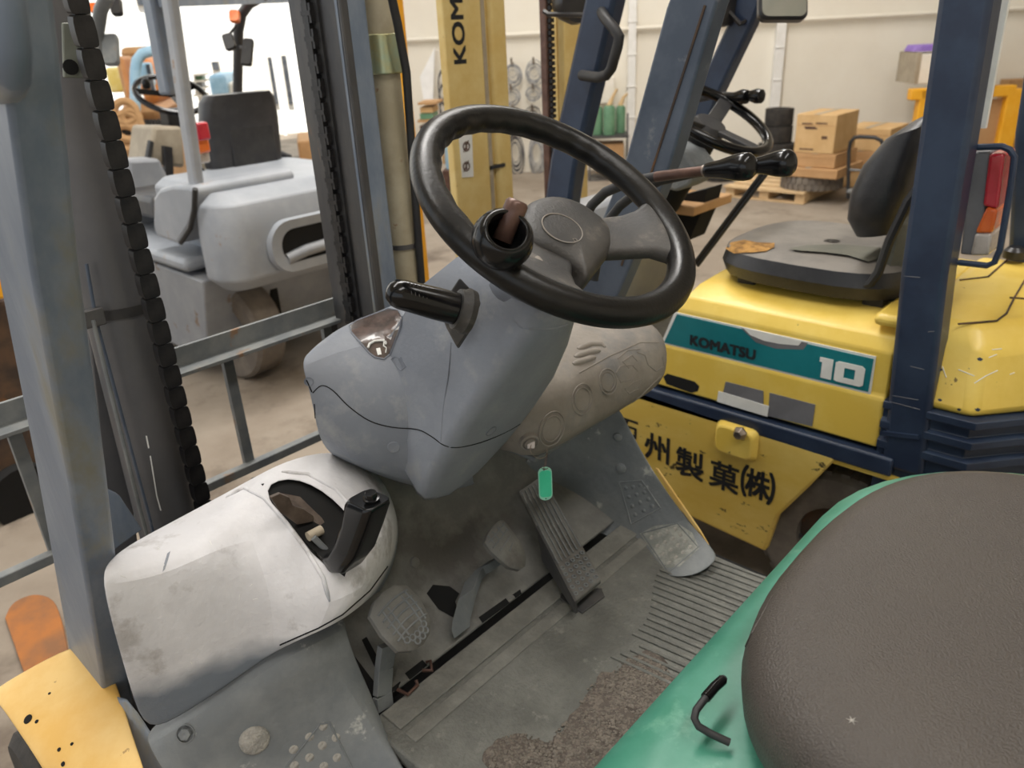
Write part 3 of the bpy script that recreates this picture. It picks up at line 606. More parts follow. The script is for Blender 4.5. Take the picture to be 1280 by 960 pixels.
# hood with leaning front edge and softly rounded shoulder
prof = [(SX, .56), (SX, .685), (SX+.006, .695), (SX+.006, .80), (SX+.025, .832), (SX+.08, .857), (SX+.20, .866), (2.35, .866), (2.46, .85), (2.53, .80), (2.53, .56)]
b = B(); secs = []
for y0, ins in ((1.0, .0), (.47, 0)):
    secs.append([V((x, (1.068-(z-.69)*.36 if y0 == 1.0 else y0), z)) for x, z in prof])
hd = b.loft(secs).build('hood', 'yellow', T2, bevel=.012, seg=3)
# teal decal, laid on the side
dz = lambda t_, off: None
xo = SX+.006-.003
def side_poly(pts, x, th, name, m, **k): return B().prism([P(a, b, X=x) for a, b in pts], (th, 0, 0)).build(name, m, T2, **k)
side_poly([(843, 390), (1095, 446), (1088, 493), (826, 430)], xo, .003, 'decal_border', 'decal', flat=True)
dc = side_poly([(846, 393), (1092, 449), (1085, 490), (830, 428)], xo-.002, .002, 'decal', 'teal', flat=True)
side_poly([(930, 411), (950, 414), (1002, 427), (998, 432), (975, 430), (955, 426), (938, 419)], xo-.003, .001, 'peeled_patch', 'decal', flat=True)
side_poly([(926, 410), (1010, 429), (1004, 437), (970, 436), (945, 428)], xo-.0022, .0008, 'dirt_patch', 'greyp', flat=True)
p0, p1 = P(862, 431, X=xo-.004), P(944, 449, X=xo-.004)
tx = text('KOMATSU', p0, (0, -1, 0), (0, 0, 1), .048, 'ink', T2, bold=.04, thick=.0, sx=.95)
a_ = tx.dimensions
def fit_text(o, p0, length, height):
    """scale lettering to a length along y and height along z, starting at p0"""
    me = o.data; ys = [v.co.y for v in me.vertices]; zs = [v.co.z for v in me.vertices]; ly = max(ys)-min(ys); lz = max(zs)-min(zs)
    for v in me.vertices:
        v.co.y = (v.co.y-max(ys))*length/ly; v.co.z = (v.co.z-min(zs))*height/lz
    w0 = V((p0.x, p0.y, p0.z)); o.location = w0 - WO[o.parent]; WO[o] = w0
fit_text(tx, p0, (p0-p1).length, .030)
p0, p1 = P(1022, 471, X=xo-.004), P(1078, 484, X=xo-.004)
def digit(pts_list, name):
    b = B(); L = (p0-p1).length; Hh = .052
    for poly in pts_list: b.prism([V((p0.x, p0.y-u*L, p0.z+v*Hh)) for u, v in poly], (.002, 0, 0))
    return b.build(name, 'decal', T2, flat=True)
digit([[(.06, 0), (.3, 0), (.3, 1), (.0, 1), (0, .78), (.06, .78)]], 'digit_one')
digit([[(.36, .06), (.42, 0), (.93, 0), (1, .1), (1, .25), (.36, .25)], [(.36, .75), (1, .75), (1, .9), (.93, 1), (.43, 1), (.36, .92)], [(.36, .25), (.56, .25), (.56, .75), (.36, .75)], [(.8, .25), (1, .25), (1, .75), (.8, .75)]], 'digit_zero')
side_poly([(907, 477), (954, 489), (954, 507), (903, 494)], SX-.002, .002, 'grey_label', 'greyp', flat=True)
side_poly([(962, 491), (1019, 506), (1015, 533), (960, 520)], SX-.002, .002, 'grey_label', 'greyp', flat=True)
side_poly([(898, 489), (961, 508), (959, 521), (896, 502)], SX-.004, .002, 'paper_strip', 'decal', flat=True)
q = [P(a, b, X=SX-.001) for a, b in [(829, 471), (834, 467), (868, 477), (874, 483), (872, 489), (864, 491), (833, 480)]]
B().prism(q, (.02, 0, 0)).build('grip_slot', 'void', T2)
# sill, skirt, mounting cap
B().box((SX+.03, 1.05, .527), (.10, 1.25, .048)).build('sill', 'navy', T2, bevel=.006)
B().prism([P(a, b, X=SX-.02) for a, b in [(700, 462), (800, 489), (1046, 573), (1010, 610), (972, 646), (956, 690), (870, 650), (800, 617), (700, 575)]], (.03, 0, 0)).build('side_skirt', 'skirt', T2, bevel=.008)
B().box((SX+.02, .52, .495), (.06, .22, .012)).build('fender_lip', 'yellow', T2)
cp = B().loft([[V((SX-.02, a, z)) for a, z in rrect(.815, .475, .125, .10, .02, 3)], [V((SX-.045, a, z)) for a, z in rrect(.815, .478, .105, .08, .02, 3)]]).build('step_cap', 'yellow', T2, bevel=.004)
c = P(926, 541, X=SX-.045); B().lathe(c, (-1, 0, 0), [(0, 0), (.019, 0), (.020, .006), (.014, .014), (.012, .02), (0, .02)], 6).build('bolt', 'chrome', cp, bevel=.001)
# painted characters on the skirt
sl = [('石', 786, 535, 22), ('州', 821, 560, 34), ('製', 862, 580, 36), ('菓', 905, 596, 36), ('㈱', 947, 606, 42)]
for ch, x, y, hpx in sl:
    c = P(x, y, X=SX-.0215); dep = (c-CAM).dot(FW)/FPX; hgt = hpx*dep*1.12
    o = text(ch, c, (0, -1, 0), (0, 0, 1), .08, 'ink', T2, bold=.02, thick=0)
    me = o.data; ys = [v.co.y for v in me.vertices]; zs = [v.co.z for v in me.vertices]
    cy, cz = (max(ys)+min(ys))/2, (max(zs)+min(zs))/2; s_ = hgt/(max(zs)-min(zs)); sw_ = s_*(1.0 if ch != '㈱' else .95)
    for v in me.vertices: v.co.y = (v.co.y-cy)*sw_; v.co.z = (v.co.z-cz)*s_
    o.location = c - WO[T2]; WO[o] = c
# rear body and counterweight with a chamfered corner
A = [(SX, .47), (SX+.002, .29), (SX+.10, .205), (2.05, -.02), (2.5, -.05), (2.53, .05), (2.53, .47)]
b = B(); b.loft([[V((x+(.0 if z < .8 else .05)*(1 if x < 2 else -1), y+(0 if z < .8 else .02), z)) for x, y in A] for z in (.69, .83)] + [[V((x+.09*(1 if x < 2 else -1), y+(.05 if y < .4 else 0), .872)) for x, y in A]])
rh = b.build('rear_hood', 'yellow', T2, bevel=.02, seg=3); rht = surf(rh)
for pts in ([(1198, 462), (1218, 470)], [(1218, 479), (1232, 470), (1247, 463)], [(1236, 447), (1246, 443)], [(1240, 437), (1252, 436)], [(1178, 458), (1183, 472)], [(1262, 468), (1268, 466)]):
    q = hitline(rht, pts, .0002, 4)
    if len(q) > 1: B().tube(q, .0011, 5).build('scratch', 'decal', rh)
for x, y, s_ in ((1225, 449, 4), (1176, 462, 3), (1222, 512, 4), (1199, 512, 3), (1175, 500, 3), (1212, 461, 1.5)):
    plate(rht, [(x-s_, y-1), (x, y-s_*.6), (x+s_, y), (x+s_*.3, y+s_*.6), (x-s_*.6, y+s_*.4)], .0003, 'paint_chip', 'navy', rh, rings=3)
b = B(); zs = [.69, .672, .668, .645, .640, .622, .617, .594, .589, .570, .565, .40]; 
b.loft([[V((x+(-.012 if k % 4 in (0, 1) else .0)*(1 if x < 2 else -1), y-(.012 if (k % 4 in (0, 1) and y < .4) else 0), z)) for x, y in A] for k, z in enumerate(zs)])
b.build('counterweight', 'navy', T2, bevel=.003)
for pts in ([(1290, 335), (1268, 372), (1258, 392), (1246, 401), (1198, 405)], [(1200, 350), (1235, 346), (1262, 322)], [(1262, 372), (1290, 374)]):
    B().tube([P(a, b_, Z=.8735) for a, b_ in pts], .0025, 6).build('panel_seam', 'rustd', T2)
B().lathe(P(1267, 322, Z=.885), ZU, [(0, 0), (.028, 0), (.028, .02), (.018, .03), (0, .03)], 14).build('cap', 'lamp', T2)
B().box((SX+.10, .475, .868), (.16, .11, .03)).build('hinge_cover', 'yellow', T2, bevel=.012)
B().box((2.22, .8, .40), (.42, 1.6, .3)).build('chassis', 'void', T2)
# pillars
rp = pil(T2, [(SX+.03, .405, .52), (SX+.03, .41, .60), (SX+.03, .435, 1.0), (SX+.03, .448, 1.52), (SX+.03, .465, 2.1)], .085, .092, 'navy')
pil(T2, [(2.50, .36, .85), (2.50, .41, 1.2), (2.50, .46, 2.1)], .085, .092, 'navy')
rpt = surf(rp)
for pts in ([(1138, 458), (1155, 462)], [(1112, 494), (1148, 500)], [(1112, 502), (1150, 512)], [(1160, 415), (1168, 414)], [(1130, 345), (1150, 347)]):
    q = hitline(rpt, pts, .0001, 4)
    if len(q) > 1: B().tube(q, .0008, 5).build('scratch', 'greyp', rp)
B().bar(P(1150, 545, X=SX-.008), P(1105, 540, X=SX-.008), .02, .01).build('weld_seam', 'navy', rp)
B().bar(P(1257, 0, X=1.87), P(1228, 160, X=1.87), .014, .014).build('white_strip', 'decal', rp)
fa = pil(T2, [(1.80, 1.62, .52), (1.80, 1.50, .85), (1.80, 1.385+.05, 1.165), (1.80, 1.256+.05, 1.57), (1.80, 1.12, 2.1)], .06, .098, 'navy')
B().box((1.80, 1.66, .50), (.07, .3, .10)).build('pillar_foot', 'navy', T2, bevel=.01)
pil(T2, [(2.50, 1.62, .6), (2.50, 1.43+.03, 1.04), (2.50, 1.38, 1.28), (2.5, 1.245+.03, 1.495), (2.50, 1.05, 2.1)], .06, .09, 'navy')
B().tube([P(752, 15, X=1.77), P(756, 22, X=1.74), P(768, 36, X=1.72), P(774, 46, X=1.72), P(772, 58, X=1.72), P(764, 86, X=1.72), P(758, 94, X=1.72), P(748, 97, X=1.73), P(727, 94, X=1.76)], .0135, 10).build('grab_handle', 'blackm', T2)
# seat
b = B(); n_ = 26
def sq(cx, cy, hx, hy, z, e=3.2, n=n_, lift=None):
    out = []
    for i in range(n):
        a = 2*math.pi*i/n; ca, sa_ = math.cos(a), math.sin(a)
        x = cx+hx*math.copysign(abs(ca)**(2/e), ca); y = cy+hy*math.copysign(abs(sa_)**(2/e), sa_)
        out.append(V((x, y, z + (lift(x, y) if lift else 0))))
    return out
L = lambda x, y: (y-.72)*.015
sc_ = B().loft([sq(2.06, .75, .20, .215, .872, lift=L), sq(2.06, .75, .232, .245, .882, lift=L), sq(2.06, .75, .245, .255, .915, lift=L), sq(2.06, .75, .235, .245, .948, lift=L), sq(2.06, .75, .20, .21, .958, lift=L)]).build('seat_cushion', 'seat2', T2)
ct = B().loft([sq(2.06, .75, .234, .243, .9485, lift=L), sq(2.06, .75, .20, .21, .9595, lift=L), sq(2.06, .75, .12, .12, .959, lift=L), sq(2.06, .75, .02, .02, .958, lift=L)]).build('seat_top', 'seat2d', sc_)
sct = surf(sc_, ct)
plate(sct, [(908, 311), (914, 304), (930, 301), (946, 304), (968, 305), (968, 310), (958, 315), (938, 317), (918, 317)], .003, 'torn_foam', 'foam', sc_)
def backsec(y, z, hx, th, rk): return [V((2.10+a, y+e*math.cos(rk), z-e*math.sin(rk))) for a, e in rrect(0, 0, 2*hx, th, th*.42, 4)]
b = B(); b.loft([backsec(.612, 1.010, .15, .05, .2), backsec(.602, 1.022, .20, .09, .2), backsec(.604, 1.07, .235, .125, .2), backsec(.602, 1.13, .24, .13, .22), backsec(.588, 1.20, .235, .12, .28), backsec(.562, 1.262, .22, .095, .4), backsec(.535, 1.295, .18, .06, .5), backsec(.525, 1.304, .12, .02, .5)])
bk = b.build('seat_back', 'seat2', T2)
B().tube([P(1149, 233, X=1.855), P(1135, 252, X=1.85), P(1112, 300, X=1.85), P(1098, 340, X=1.85), P(1088, 354, X=1.85), P(1068, 362, X=1.85), P(1050, 362, X=1.85)], .011, 8).build('back_bracket', 'blackm', T2)
B().box((2.1, .7, .868), (.34, .38, .012)).build('seat_rail', 'steel', T2)
for x, y in ((1.90, .90), (1.90, .57), (2.3, .9)): B().box((x, y, .872), (.04, .05, .03)).build('seat_mount', 'lamp', T2, bevel=.004)
b = B(); secs = []
for k, (px, py, rr_) in enumerate(((1128, 262, .02), (1134, 275, .045), (1132, 305, .06), (1122, 335, .062), (1120, 362, .055), (1122, 376, .03))):
    c = P(px, py, X=1.99); secs.append([c+V((math.cos(a)*rr_*1.1*(1+.18*math.sin(4*a+k)), math.sin(a)*rr_*.6, 0)) for a in [2*math.pi*i/18 for i in range(18)]])
b.loft(secs).build('canvas_cover', 'grey4', T2)
plate(sct, [(984, 313), (1010, 309), (1050, 308), (1100, 312), (1108, 322), (1085, 330), (1060, 322), (1030, 318), (1000, 316)], .006, 'folded_canvas', 'grey4', T2)
# lamp and guard behind the rear pillar
lx = 1.86
lb = B().prism([P(a, b, X=lx) for a, b in [(1215, 190), (1238, 190), (1225, 320), (1200, 318)]], (.14, 0, 0)).build('lamp_housing', 'greyp', T2, bevel=.004)
for pts, m in (([(1236, 192), (1256, 192), (1247, 262), (1228, 258)], 'red'), ([(1233, 258), (1247, 262), (1240, 292), (1218, 292)], 'orange'), ([(1218, 292), (1240, 292), (1236, 320), (1212, 320)], 'clear')):
    B().prism([P(a, b, X=lx-.006) for a, b in pts], (.10, 0, 0)).build('lens', m, lb, bevel=.006)
b = B(); gp = [(1222, 184), (1252, 183), (1262, 187), (1268, 196), (1264, 230), (1250, 312), (1243, 328), (1234, 332), (1198, 328)]
for xx in (1.815, 1.86): b.tube([P(a, c_, X=xx) for a, c_ in gp], .0065, 8)
b.build('lamp_guard', 'navy', T2)
# mast
YM = 1.9
def mbox(px0, px1, y0, dy, name, m, z1=2.3, dpx=0, z0=.25, par=T2, **k):
    xa, xb = P(px0, 100, Y=y0).x, P(px1, 100, Y=y0).x
    return B().box(((xa+xb)/2, y0+dy/2, (z0+z1)/2), (abs(xb-xa), dy, z1-z0), None).build(name, m, par, **k)
m1 = mbox(560, 606, YM, .03, 'mast_rail', 'yellowd', bevel=.004)
mbox(606, 616, YM+.03, .03, 'mast_rail', 'yellowd', bevel=.004)
b = B(); xa = P(606, 100, Y=YM+.02).x; b.tube([(xa, YM+.02, .3), (xa, YM+.02, 2.3)], .012, 8); b.build('mast_hose', 'tan', T2)
mbox(617, 637, YM+.01, .04, 'lift_cylinder', 'yellowd', bevel=.015, seg=4)
xa = P(624, 208, Y=YM).x; B().box((xa, YM+.06, P(624, 208, Y=YM).z), (.075, .11, .012)).build('hose_clip', 'lamp', T2)
mbox(684, 692, YM+.02, .03, 'mast_rail', 'rust', bevel=.004)
mbox(697, 706, YM+.04, .03, 'mast_rail', 'yellowd', bevel=.004)
mbox(706, 734, YM, .03, 'mast_rail', 'yellowd', bevel=.004)
xa = P(691, 100, Y=YM+.01).x; chn = B().box((xa+.002, YM+.03, 1.25), (.010, .02, 2.0)).build('lift_chain', 'chain', T2)
b = B()
for k in range(90): b.box((xa, YM+.012, .4+k*.02), (.022, .012, .014))
cl_ = b.build('chain_link', 'chain', chn); cl_['kind'] = 'stuff'
tx = text('KOMATSU', P(583, 81, Y=YM-.001), (0, 0, 1), (-1, 0, 0), .075, 'ink', T2, bold=.026, thick=.0, sx=1.15)
B().prism([P(a, b, Y=YM-.003) for a, b in [(574, 170), (590, 167), (592, 221), (578, 222)]], (0, .003, 0)).build('warning_label', 'decal', T2, flat=True)
for yy in (183, 208):
    c = P(583, yy, Y=YM-.004); b = B(); b.torus(c, (1, 0, 0), (0, 0, 1), .014, .0025, 16, 5); b.box(c, (.006, .002, .02)); b.bar(c+V((.012, 0, .018)), c+V((-.014, 0, -.016)), .003, .002, (0, 1, 0)); b.build('warning_symbol', 'rust', T2)
mbox(560, 735, YM+.02, .10, 'mast_cross_beam', 'yellowd', z0=.62, z1=.70)
# wheel behind the skirt, front floor, column, levers
wt = wheel(T2, (1.86, .545, .215), (1, 0, 0), .215, .15, 'tyre_mid', 'rustd')
b = B()
for k in range(30):
    a = 2*math.pi*k/30
    for sg in (-1, 1): b.box(V((1.86+sg*.035, .545, .215))+V((0, math.cos(a+sg*.1), math.sin(a+sg*.1)))*.212, (.06, .022, .016), Matrix.Rotation(a+sg*.1-math.pi/2, 3, 'X'))
b.build('tread', 'tyre_mid', wt, flat=True)
wheel(T2, (1.90, 1.95, .27), (1, 0, 0), .27, .18, 'rubber', 'yellow')
B().box((2.15, 1.28, .54), (.72, .5, .03)).build('floor_plate', 'floor', T2)
B().prism(yz([(1.45, .55), (1.62, .55), (1.58, 1.0), (1.42, 1.02), (1.38, .95)], 1.84), (.6, 0, 0)).build('dash_panel', 'grey3b', T2, bevel=.02)
B().prism([P(a, b, X=2.0) for a, b in [(838, 180), (856, 192), (870, 210), (862, 232), (845, 240), (826, 235), (830, 200)]], (.12, 0, 0)).build('column_cover', 'leg', T2, bevel=.01)
B().box(P(862, 245, X=2.3)+V((0,0,-.02)), (.25, .18, .03)).build('step_plate', 'card2', T2, bevel=.004)
B().prism([P(a, b, X=2.25) for a, b in [(846, 246), (884, 236), (878, 262), (862, 300), (846, 290)]], (.1, 0, 0)).build('side_bracket', 'void', T2)
cw = P(893, 147, X=2.14); ux, uy = V((1, 0, 0)), V((0, .86, .5)); nn = ux.cross(uy)
rw = B().torus(cw, ux, uy, .175, .0155, 40, 10).build('steering_wheel', 'black', T2)
b = B()
for a in (20, 160, 270): b.bar(cw-nn*.03, cw+(ux*math.cos(R(a))+uy*math.sin(R(a)))*.17, .045, .014, nn.cross(ux*math.cos(R(a))+uy*math.sin(R(a))))
b.build('spoke', 'blackm', rw, bevel=.003)
B().lathe(cw-nn*.045, nn, [(0, 0), (.05, 0), (.055, .015), (.045, .03), (0, .033)], 20).build('hub', 'blackm', rw)
B().tube([cw-nn*.04, cw-nn*.30+V((0, .02, 0))], [.045, .06], 12).build('steering_column', 'void', T2)
for p_, q_ in (((880, 121), (925, 121)), ((905, 118), (943, 120))):
    a, c = P(*p_, X=2.32), P(*q_, X=2.3); lv = B().tube([a+V((0,.25,-.2)), a+V((0, .1, -.02)), a, c], .008, 8).build('control_lever', 'blackm', T2)
    d = (c-a).normalized(); B().lathe(c-d*.01, d, [(0, -.04), (.010, -.04), (.014, -.01), (.022, .02), (.020, .035), (0, .042)], 14).build('knob', 'black', lv)
for dx in (0, 6): B().tube([P(866+dx, 332, X=2.15), P(953+dx, 216, X=2.15)], .0062, 8).build('seat_side_rod', 'blackm', T2)
# top fittings in view: work lamps, mirror
c = P(905, 8, X=2.45); b = B(); b.lathe(c, (-.3, -1, 0), [(0, -.05), (.05, -.04), (.06, 0), (.055, .02), (0, .025)], 20); b.tube([c, P(925, 30, X=2.45), P(940, 22, X=2.5)], .008, 6); b.build('work_lamp', 'lamp', T2)
c = P(718, 2, X=1.9); b = B(); b.lathe(c, (-.3, -1, 0), [(0, -.05), (.05, -.04), (.06, 0), (.055, .02), (0, .025)], 20); b.build('work_lamp', 'lamp', T2)
B().tube([P(680, 14, X=1.85), P(686, 18, X=1.85), P(735, 19, X=1.85), P(745, 24, X=1.82)], .007, 6).build('lamp_bracket', 'lamp', T2)
c = P(979, 5, X=2.2); dep = (c-CAM).dot(FW)/FPX; q = rrect(0, 0, 60*dep, 48*dep, 9*dep, 4)
mr = B().loft([[c+CX*a+CY*(e+.01)+FW*.02 for a, e in q], [c+CX*a*1.02+CY*(e*1.02+.01) for a, e in q], [c+CX*a*.95+CY*(e*.93+.01)-FW*.006 for a, e in q]]).build('mirror', 'lamp', T2)
B().loft([[c+CX*a*.92+CY*(e*.9+.01)-FW*.0075 for a, e in q], [c+CX*a*.92+CY*(e*.9+.01)-FW*.009 for a, e in q]]).build('mirror_glass', 'mirror', mr)
#@@T1
# ================================================================== the forklift we stand beside
T1 = root('forklift', (.77, .40, 0), 'dusty blue-grey forklift in the foreground with a big black steering wheel and green hood', 'forklift')
# --- pillars
prof = [(.42, 2.1), (.688, 1.50), (.773, 1.335), (.883, 1.068), (.99, .83), (1.102, .582), (1.13, .50)]
def dp(z): return .105 if z > 1.4 else .105 + (1.4-z)*.045
def pillar1(x0, wx):
    b = B(); b.loft([[V((x0, y, z)), V((x0+wx, y-.004, z)), V((x0+wx, y+dp(z), z)), V((x0, y+dp(z), z))] for y, z in prof]); return b
p1 = pillar1(.20, .040).build('pillar', 'slate', T1, bevel=.005, seg=3)
b = B(); b.loft([[V((1.30, y+.0, z)), V((1.345, y, z)), V((1.345, y+dp(z)*.93, z)), V((1.30, y+dp(z)*.93, z))] for y, z in [(.46, 2.1), (.715, 1.53), (.79, 1.27), (.88, 1.05), (.97, .85), (1.06, .62)]])
b.build('pillar', 'slate2', T1, bevel=.005, seg=3)
b = B(); b.bar((1.299, .735, 1.53), (1.299, .90, 1.05), .003, .004)
b.build('weld_bead', 'rustd', T1)
B().tube([P(4, -20, X=.175), P(14, 60, X=.17), P(16, 92, X=.17), P(10, 108, X=.18), P(-6, 112, X=.20)], .011, 10).build('grab_handle', 'slate', T1)
# pillar foot: sheet flaring down to the step
b = B(); b.grid([[P(100, 860, Y=1.24), P(112, 905, Y=1.17), P(126, 960, Y=1.12)], [P(119, 868, Y=1.15), P(134, 915, Y=1.09), P(160, 972, Y=1.02)], [P(133, 877, X=.2), P(158, 925, Y=1.00), P(196, 975, Y=.93)], [P(154, 860, Y=1.02), P(188, 922, Y=.95), P(236, 975, Y=.87)]])
b.build('pillar_foot', 'slate', T1, solid=-.006, sub=1)
# --- yellow front fender outside the pillar, with the wheel under it
b = B(); rows = [[P(-20, 866, Z=.60), P(30, 835, Z=.615), P(88, 803, Z=.625), P(125, 800, Z=.62)], [P(-6, 875, Z=.605), P(48, 880, Z=.615), P(100, 858, Z=.62), P(150, 860, Z=.62)], [P(20, 915, Z=.595), P(75, 925, Z=.605), P(125, 912, Z=.61), P(165, 915, Z=.61)], [P(60, 975, Z=.57), P(105, 978, Z=.585), P(150, 975, Z=.59), P(185, 975, Z=.59)], [P(85, 1040, Z=.52), P(125, 1040, Z=.53), P(170, 1040, Z=.54), P(200, 1040, Z=.54)]]
fd = b.grid(rows).build('fender', 'fender', T1, solid=-.006, sub=2)
ft = surf(fd)
for x, y, r_ in ((35, 899, .007), (62, 867, .0022), (46, 902, .003), (74, 937, .003), (90, 930, .0025), (79, 955, .0035)):
    h = hit(ft, x, y, .0004)
    if h:
        b = B(); b.lathe(h[0], h[1], [(0, 0), (r_, 0), (r_*.9, .0006), (0, .0006)], 12); b.build('hole', 'void', fd)
wheel(T1, (.16, 1.22, .23), (1, 0, 0), .23, .15, 'rubber', 'fender')
wheel(T1, (1.38, 1.28, .27), (1, 0, 0), .27, .17, 'rubber', 'fender')
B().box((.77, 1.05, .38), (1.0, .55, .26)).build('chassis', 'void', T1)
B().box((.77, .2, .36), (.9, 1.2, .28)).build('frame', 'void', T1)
# --- brake cowl (white shell at left)
G = [ # columns left to right, each from the back edge over the top down to the lower edge
 [(152, 684, .99), (130, 703, .915), (124, 724, .885), (140, 790, .885), (160, 860, .905), (180, 925, .93)],
 [(215, 649, 1.0), (205, 690, .925), (200, 715, .885), (205, 780, .875), (218, 840, .88), (235, 893, .89)],
 [(285, 612, 1.0), (270, 652, .925), (265, 685, .875), (262, 740, .865), (268, 800, .865), (290, 857, .868)],
 [(318, 594, .99), (298, 625, .935), (312, 675, .885), (330, 725, .85), (338, 770, .835), (343, 816, .84)],
 [(342, 582, .98), (318, 606, .935), (370, 664, .85), (419, 724, .772), (426, 752, .75), (396, 793, .775)],
 [(362, 573, .975), (372, 592, .93), (432, 633, .845), (462, 690, .772), (462, 730, .752), (428, 778, .767)],
 [(402, 562, .97), (420, 583, .92), (462, 617, .85), (484, 668, .792), (480, 716, .778), (455, 757, .785)],
 [(440, 566, .97), (466, 590, .92), (488, 628, .875), (498, 664, .845), (491, 705, .835), (471, 742, .835)],
 [(452, 572, 1.02), (482, 598, .99), (497, 640, .96), (500, 668, .94), (494, 706, .92), (474, 745, .91)]]
rows = [[P(a, c_, Y=y) for a, c_, y in col] for col in G]
b = B(); b.grid(rows, skip=((4, 1), (4, 2)))
cw = b.build('brake_cowl', 'white', T1, solid=-.004, sub=2)
cm = M['white']; n_t = cm.node_tree.nodes; l_t = cm.node_tree.links      # bare blue-grey paint where no dust settled, along the low edge
geo = n_t.new('ShaderNodeTexCoord'); sep = n_t.new('ShaderNodeSeparateXYZ'); l_t.new(geo.outputs['Object'], sep.inputs[0])
nz_ = n_t.new('ShaderNodeTexNoise'); nz_.inputs['Scale'].default_value = 14; l_t.new(geo.outputs['Object'], nz_.inputs['Vector'])
ma = n_t.new('ShaderNodeMath'); ma.operation = 'MULTIPLY_ADD'; ma.inputs[1].default_value = .06; l_t.new(nz_.outputs[0], ma.inputs[0]); l_t.new(sep.outputs['Z'], ma.inputs[2])
mr_ = n_t.new('ShaderNodeMapRange'); z_ = .735-WO[cw].z+.03; mr_.inputs[1].default_value = z_+.02; mr_.inputs[2].default_value = z_-.02; l_t.new(ma.outputs[0], mr_.inputs[0])
mxx = n_t.new('ShaderNodeMix'); mxx.data_type = 'RGBA'; mxx.inputs[7].default_value = c8(112,120,130)
pb = n_t['Principled BSDF']; old = pb.inputs['Base Color'].links[0].from_socket; l_t.new(old, mxx.inputs[6]); l_t.new(mr_.outputs[0], mxx.inputs[0]); l_t.new(mxx.outputs[2], pb.inputs['Base Color'])
ct = surf(cw)
plate(ct, [(203, 715), (205, 705), (209, 692), (213, 689), (210, 700), (206, 712)], .0003, 'scratch', 'cover', cw)
for k, (x, y) in enumerate([(196, 684), (262, 676), (300, 742), (315, 730), (322, 748), (158, 722), (240, 830)]):
    a_, l_ = .5+.6*k, 4+2*(k % 3); q = hitline(ct, [(x, y), (x+l_*math.cos(a_), y+l_*math.sin(a_))], .0001, 3)
    if len(q) > 1: B().tube(q, .0004, 5).build('scratch', 'decal', cw)
# raised rim round the slot, dark well and mechanism inside it
slot = [(338, 603), (362, 597), (384, 604), (412, 622), (436, 648), (456, 678), (462, 700), (450, 718), (432, 724), (418, 702), (398, 668), (370, 632), (345, 612)]
well = B(); ring = [P(a, c_, Y=y) for a, c_, y in [(328, 606, .935), (372, 592, .935), (434, 632, .85), (466, 692, .775), (446, 732, .76), (421, 714, .77), (368, 664, .85)]]
ctr = sum(ring, V((0,0,0)))/len(ring); inn = (V((.50, .93, .84))-ctr).normalized()
well.loft([[p+inn*.006 for p in ring], [p*.94+ctr*.06+inn*.10 for p in ring]]).build('slot_well', 'void', cw)
seam = hitline(ct, [(350, 806), (398, 785), (428, 768), (462, 738), (484, 708)], .0006, 8)
B().tube(seam, .0012, 6).build('seam', 'void', cw)
for line in ([(282, 622), (306, 610), (330, 622), (358, 654), (384, 688), (404, 722), (412, 752)], [(352, 590), (385, 593), (420, 612), (448, 644), (470, 680)]):
    q = hitline(ct, line, .0005, 8)
    if len(q) > 2: B().tube(q, [.0012]+[.003]*(len(q)-2)+[.0012], 8).build('slot_rim', 'white', cw)
B().tube([P(345, 625, Y=.91), P(368, 632, Y=.90), P(395, 655, Y=.86), P(415, 680, Y=.83)], [.012, .016, .013, .01], 8).build('ratchet_plate', 'ratchet', cw)
B().prism([P(a, b_, Y=.85) for a, b_ in [(338, 622), (350, 617), (362, 622), (366, 632), (380, 637), (392, 645), (392, 652), (372, 656), (350, 640)]], (.004, .012, -.004)).build('ratchet_plate', 'ratchet', cw, bevel=.001)
B().tube([P(385, 671, Y=.83), P(402, 662, Y=.83)], .007, 10).build('pivot_pin', 'tan', cw)
B().tube([P(392, 672, Y=.82), P(410, 690, Y=.81), P(424, 716, Y=.79)], .0045, 8).build('link_rod', 'beam', cw)
# --- parking brake lever
def sec(px, py, Y, wx_, wy_, r_, n1, n2): 
    c = P(px, py, Y=Y); return [c+n1*a+n2*e for a, e in rrect(0, 0, wx_, wy_, r_, 4)]
e1 = V((1, 0, 0)); e2 = V((0, -.94, .34)); e2b = V((0, -.80, .60)).normalized()
b = B(); n1 = CX*.86+CY*-.5; n2 = (CX*.5+CY*.86)
def sp(px, py, Y, a_, c_, rot=0.):
    c = P(px, py, Y=Y); k = (c-CAM).dot(FW)/FPX; x = V((math.cos(rot), -math.sin(rot), 0)); y = V((math.sin(rot), math.cos(rot), 0)); return c, x*a_, y*c_, k
S_ = []
for px, py, Y, wx_, wy_, tilt in ((402, 682, .84, .028, .022, 1.2), (418, 700, .80, .036, .028, .9), (432, 698, .770, .044, .036, .5), (444, 680, .752, .047, .044, .15), (453, 655, .740, .046, .048, .0), (459, 630, .730, .044, .056, -.08), (460.5, 624, .728, .039, .051, -.08)):
    c = P(px, py, Y=Y); up_ = V((0, math.sin(tilt)*1.0, 0)); y_ = V((0, math.cos(tilt), math.sin(tilt)))
    S_.append([c+e1*a+y_*e for a, e in rrect(0, 0, wx_, wy_, min(wx_, wy_)*.28, 4)])
bl_ = B().loft(S_).build('brake_lever', 'black', T1, bevel=.0015)
c = P(464, 623, Y=.720); B().lathe(c+V((0,0,-.001)), (0, -.1, 1), [(0, 0), (.011, 0), (.011, .003), (.008, .0035), (.008, .009), (.007, .011), (0, .011)], 20).build('release_button', 'black', bl_)
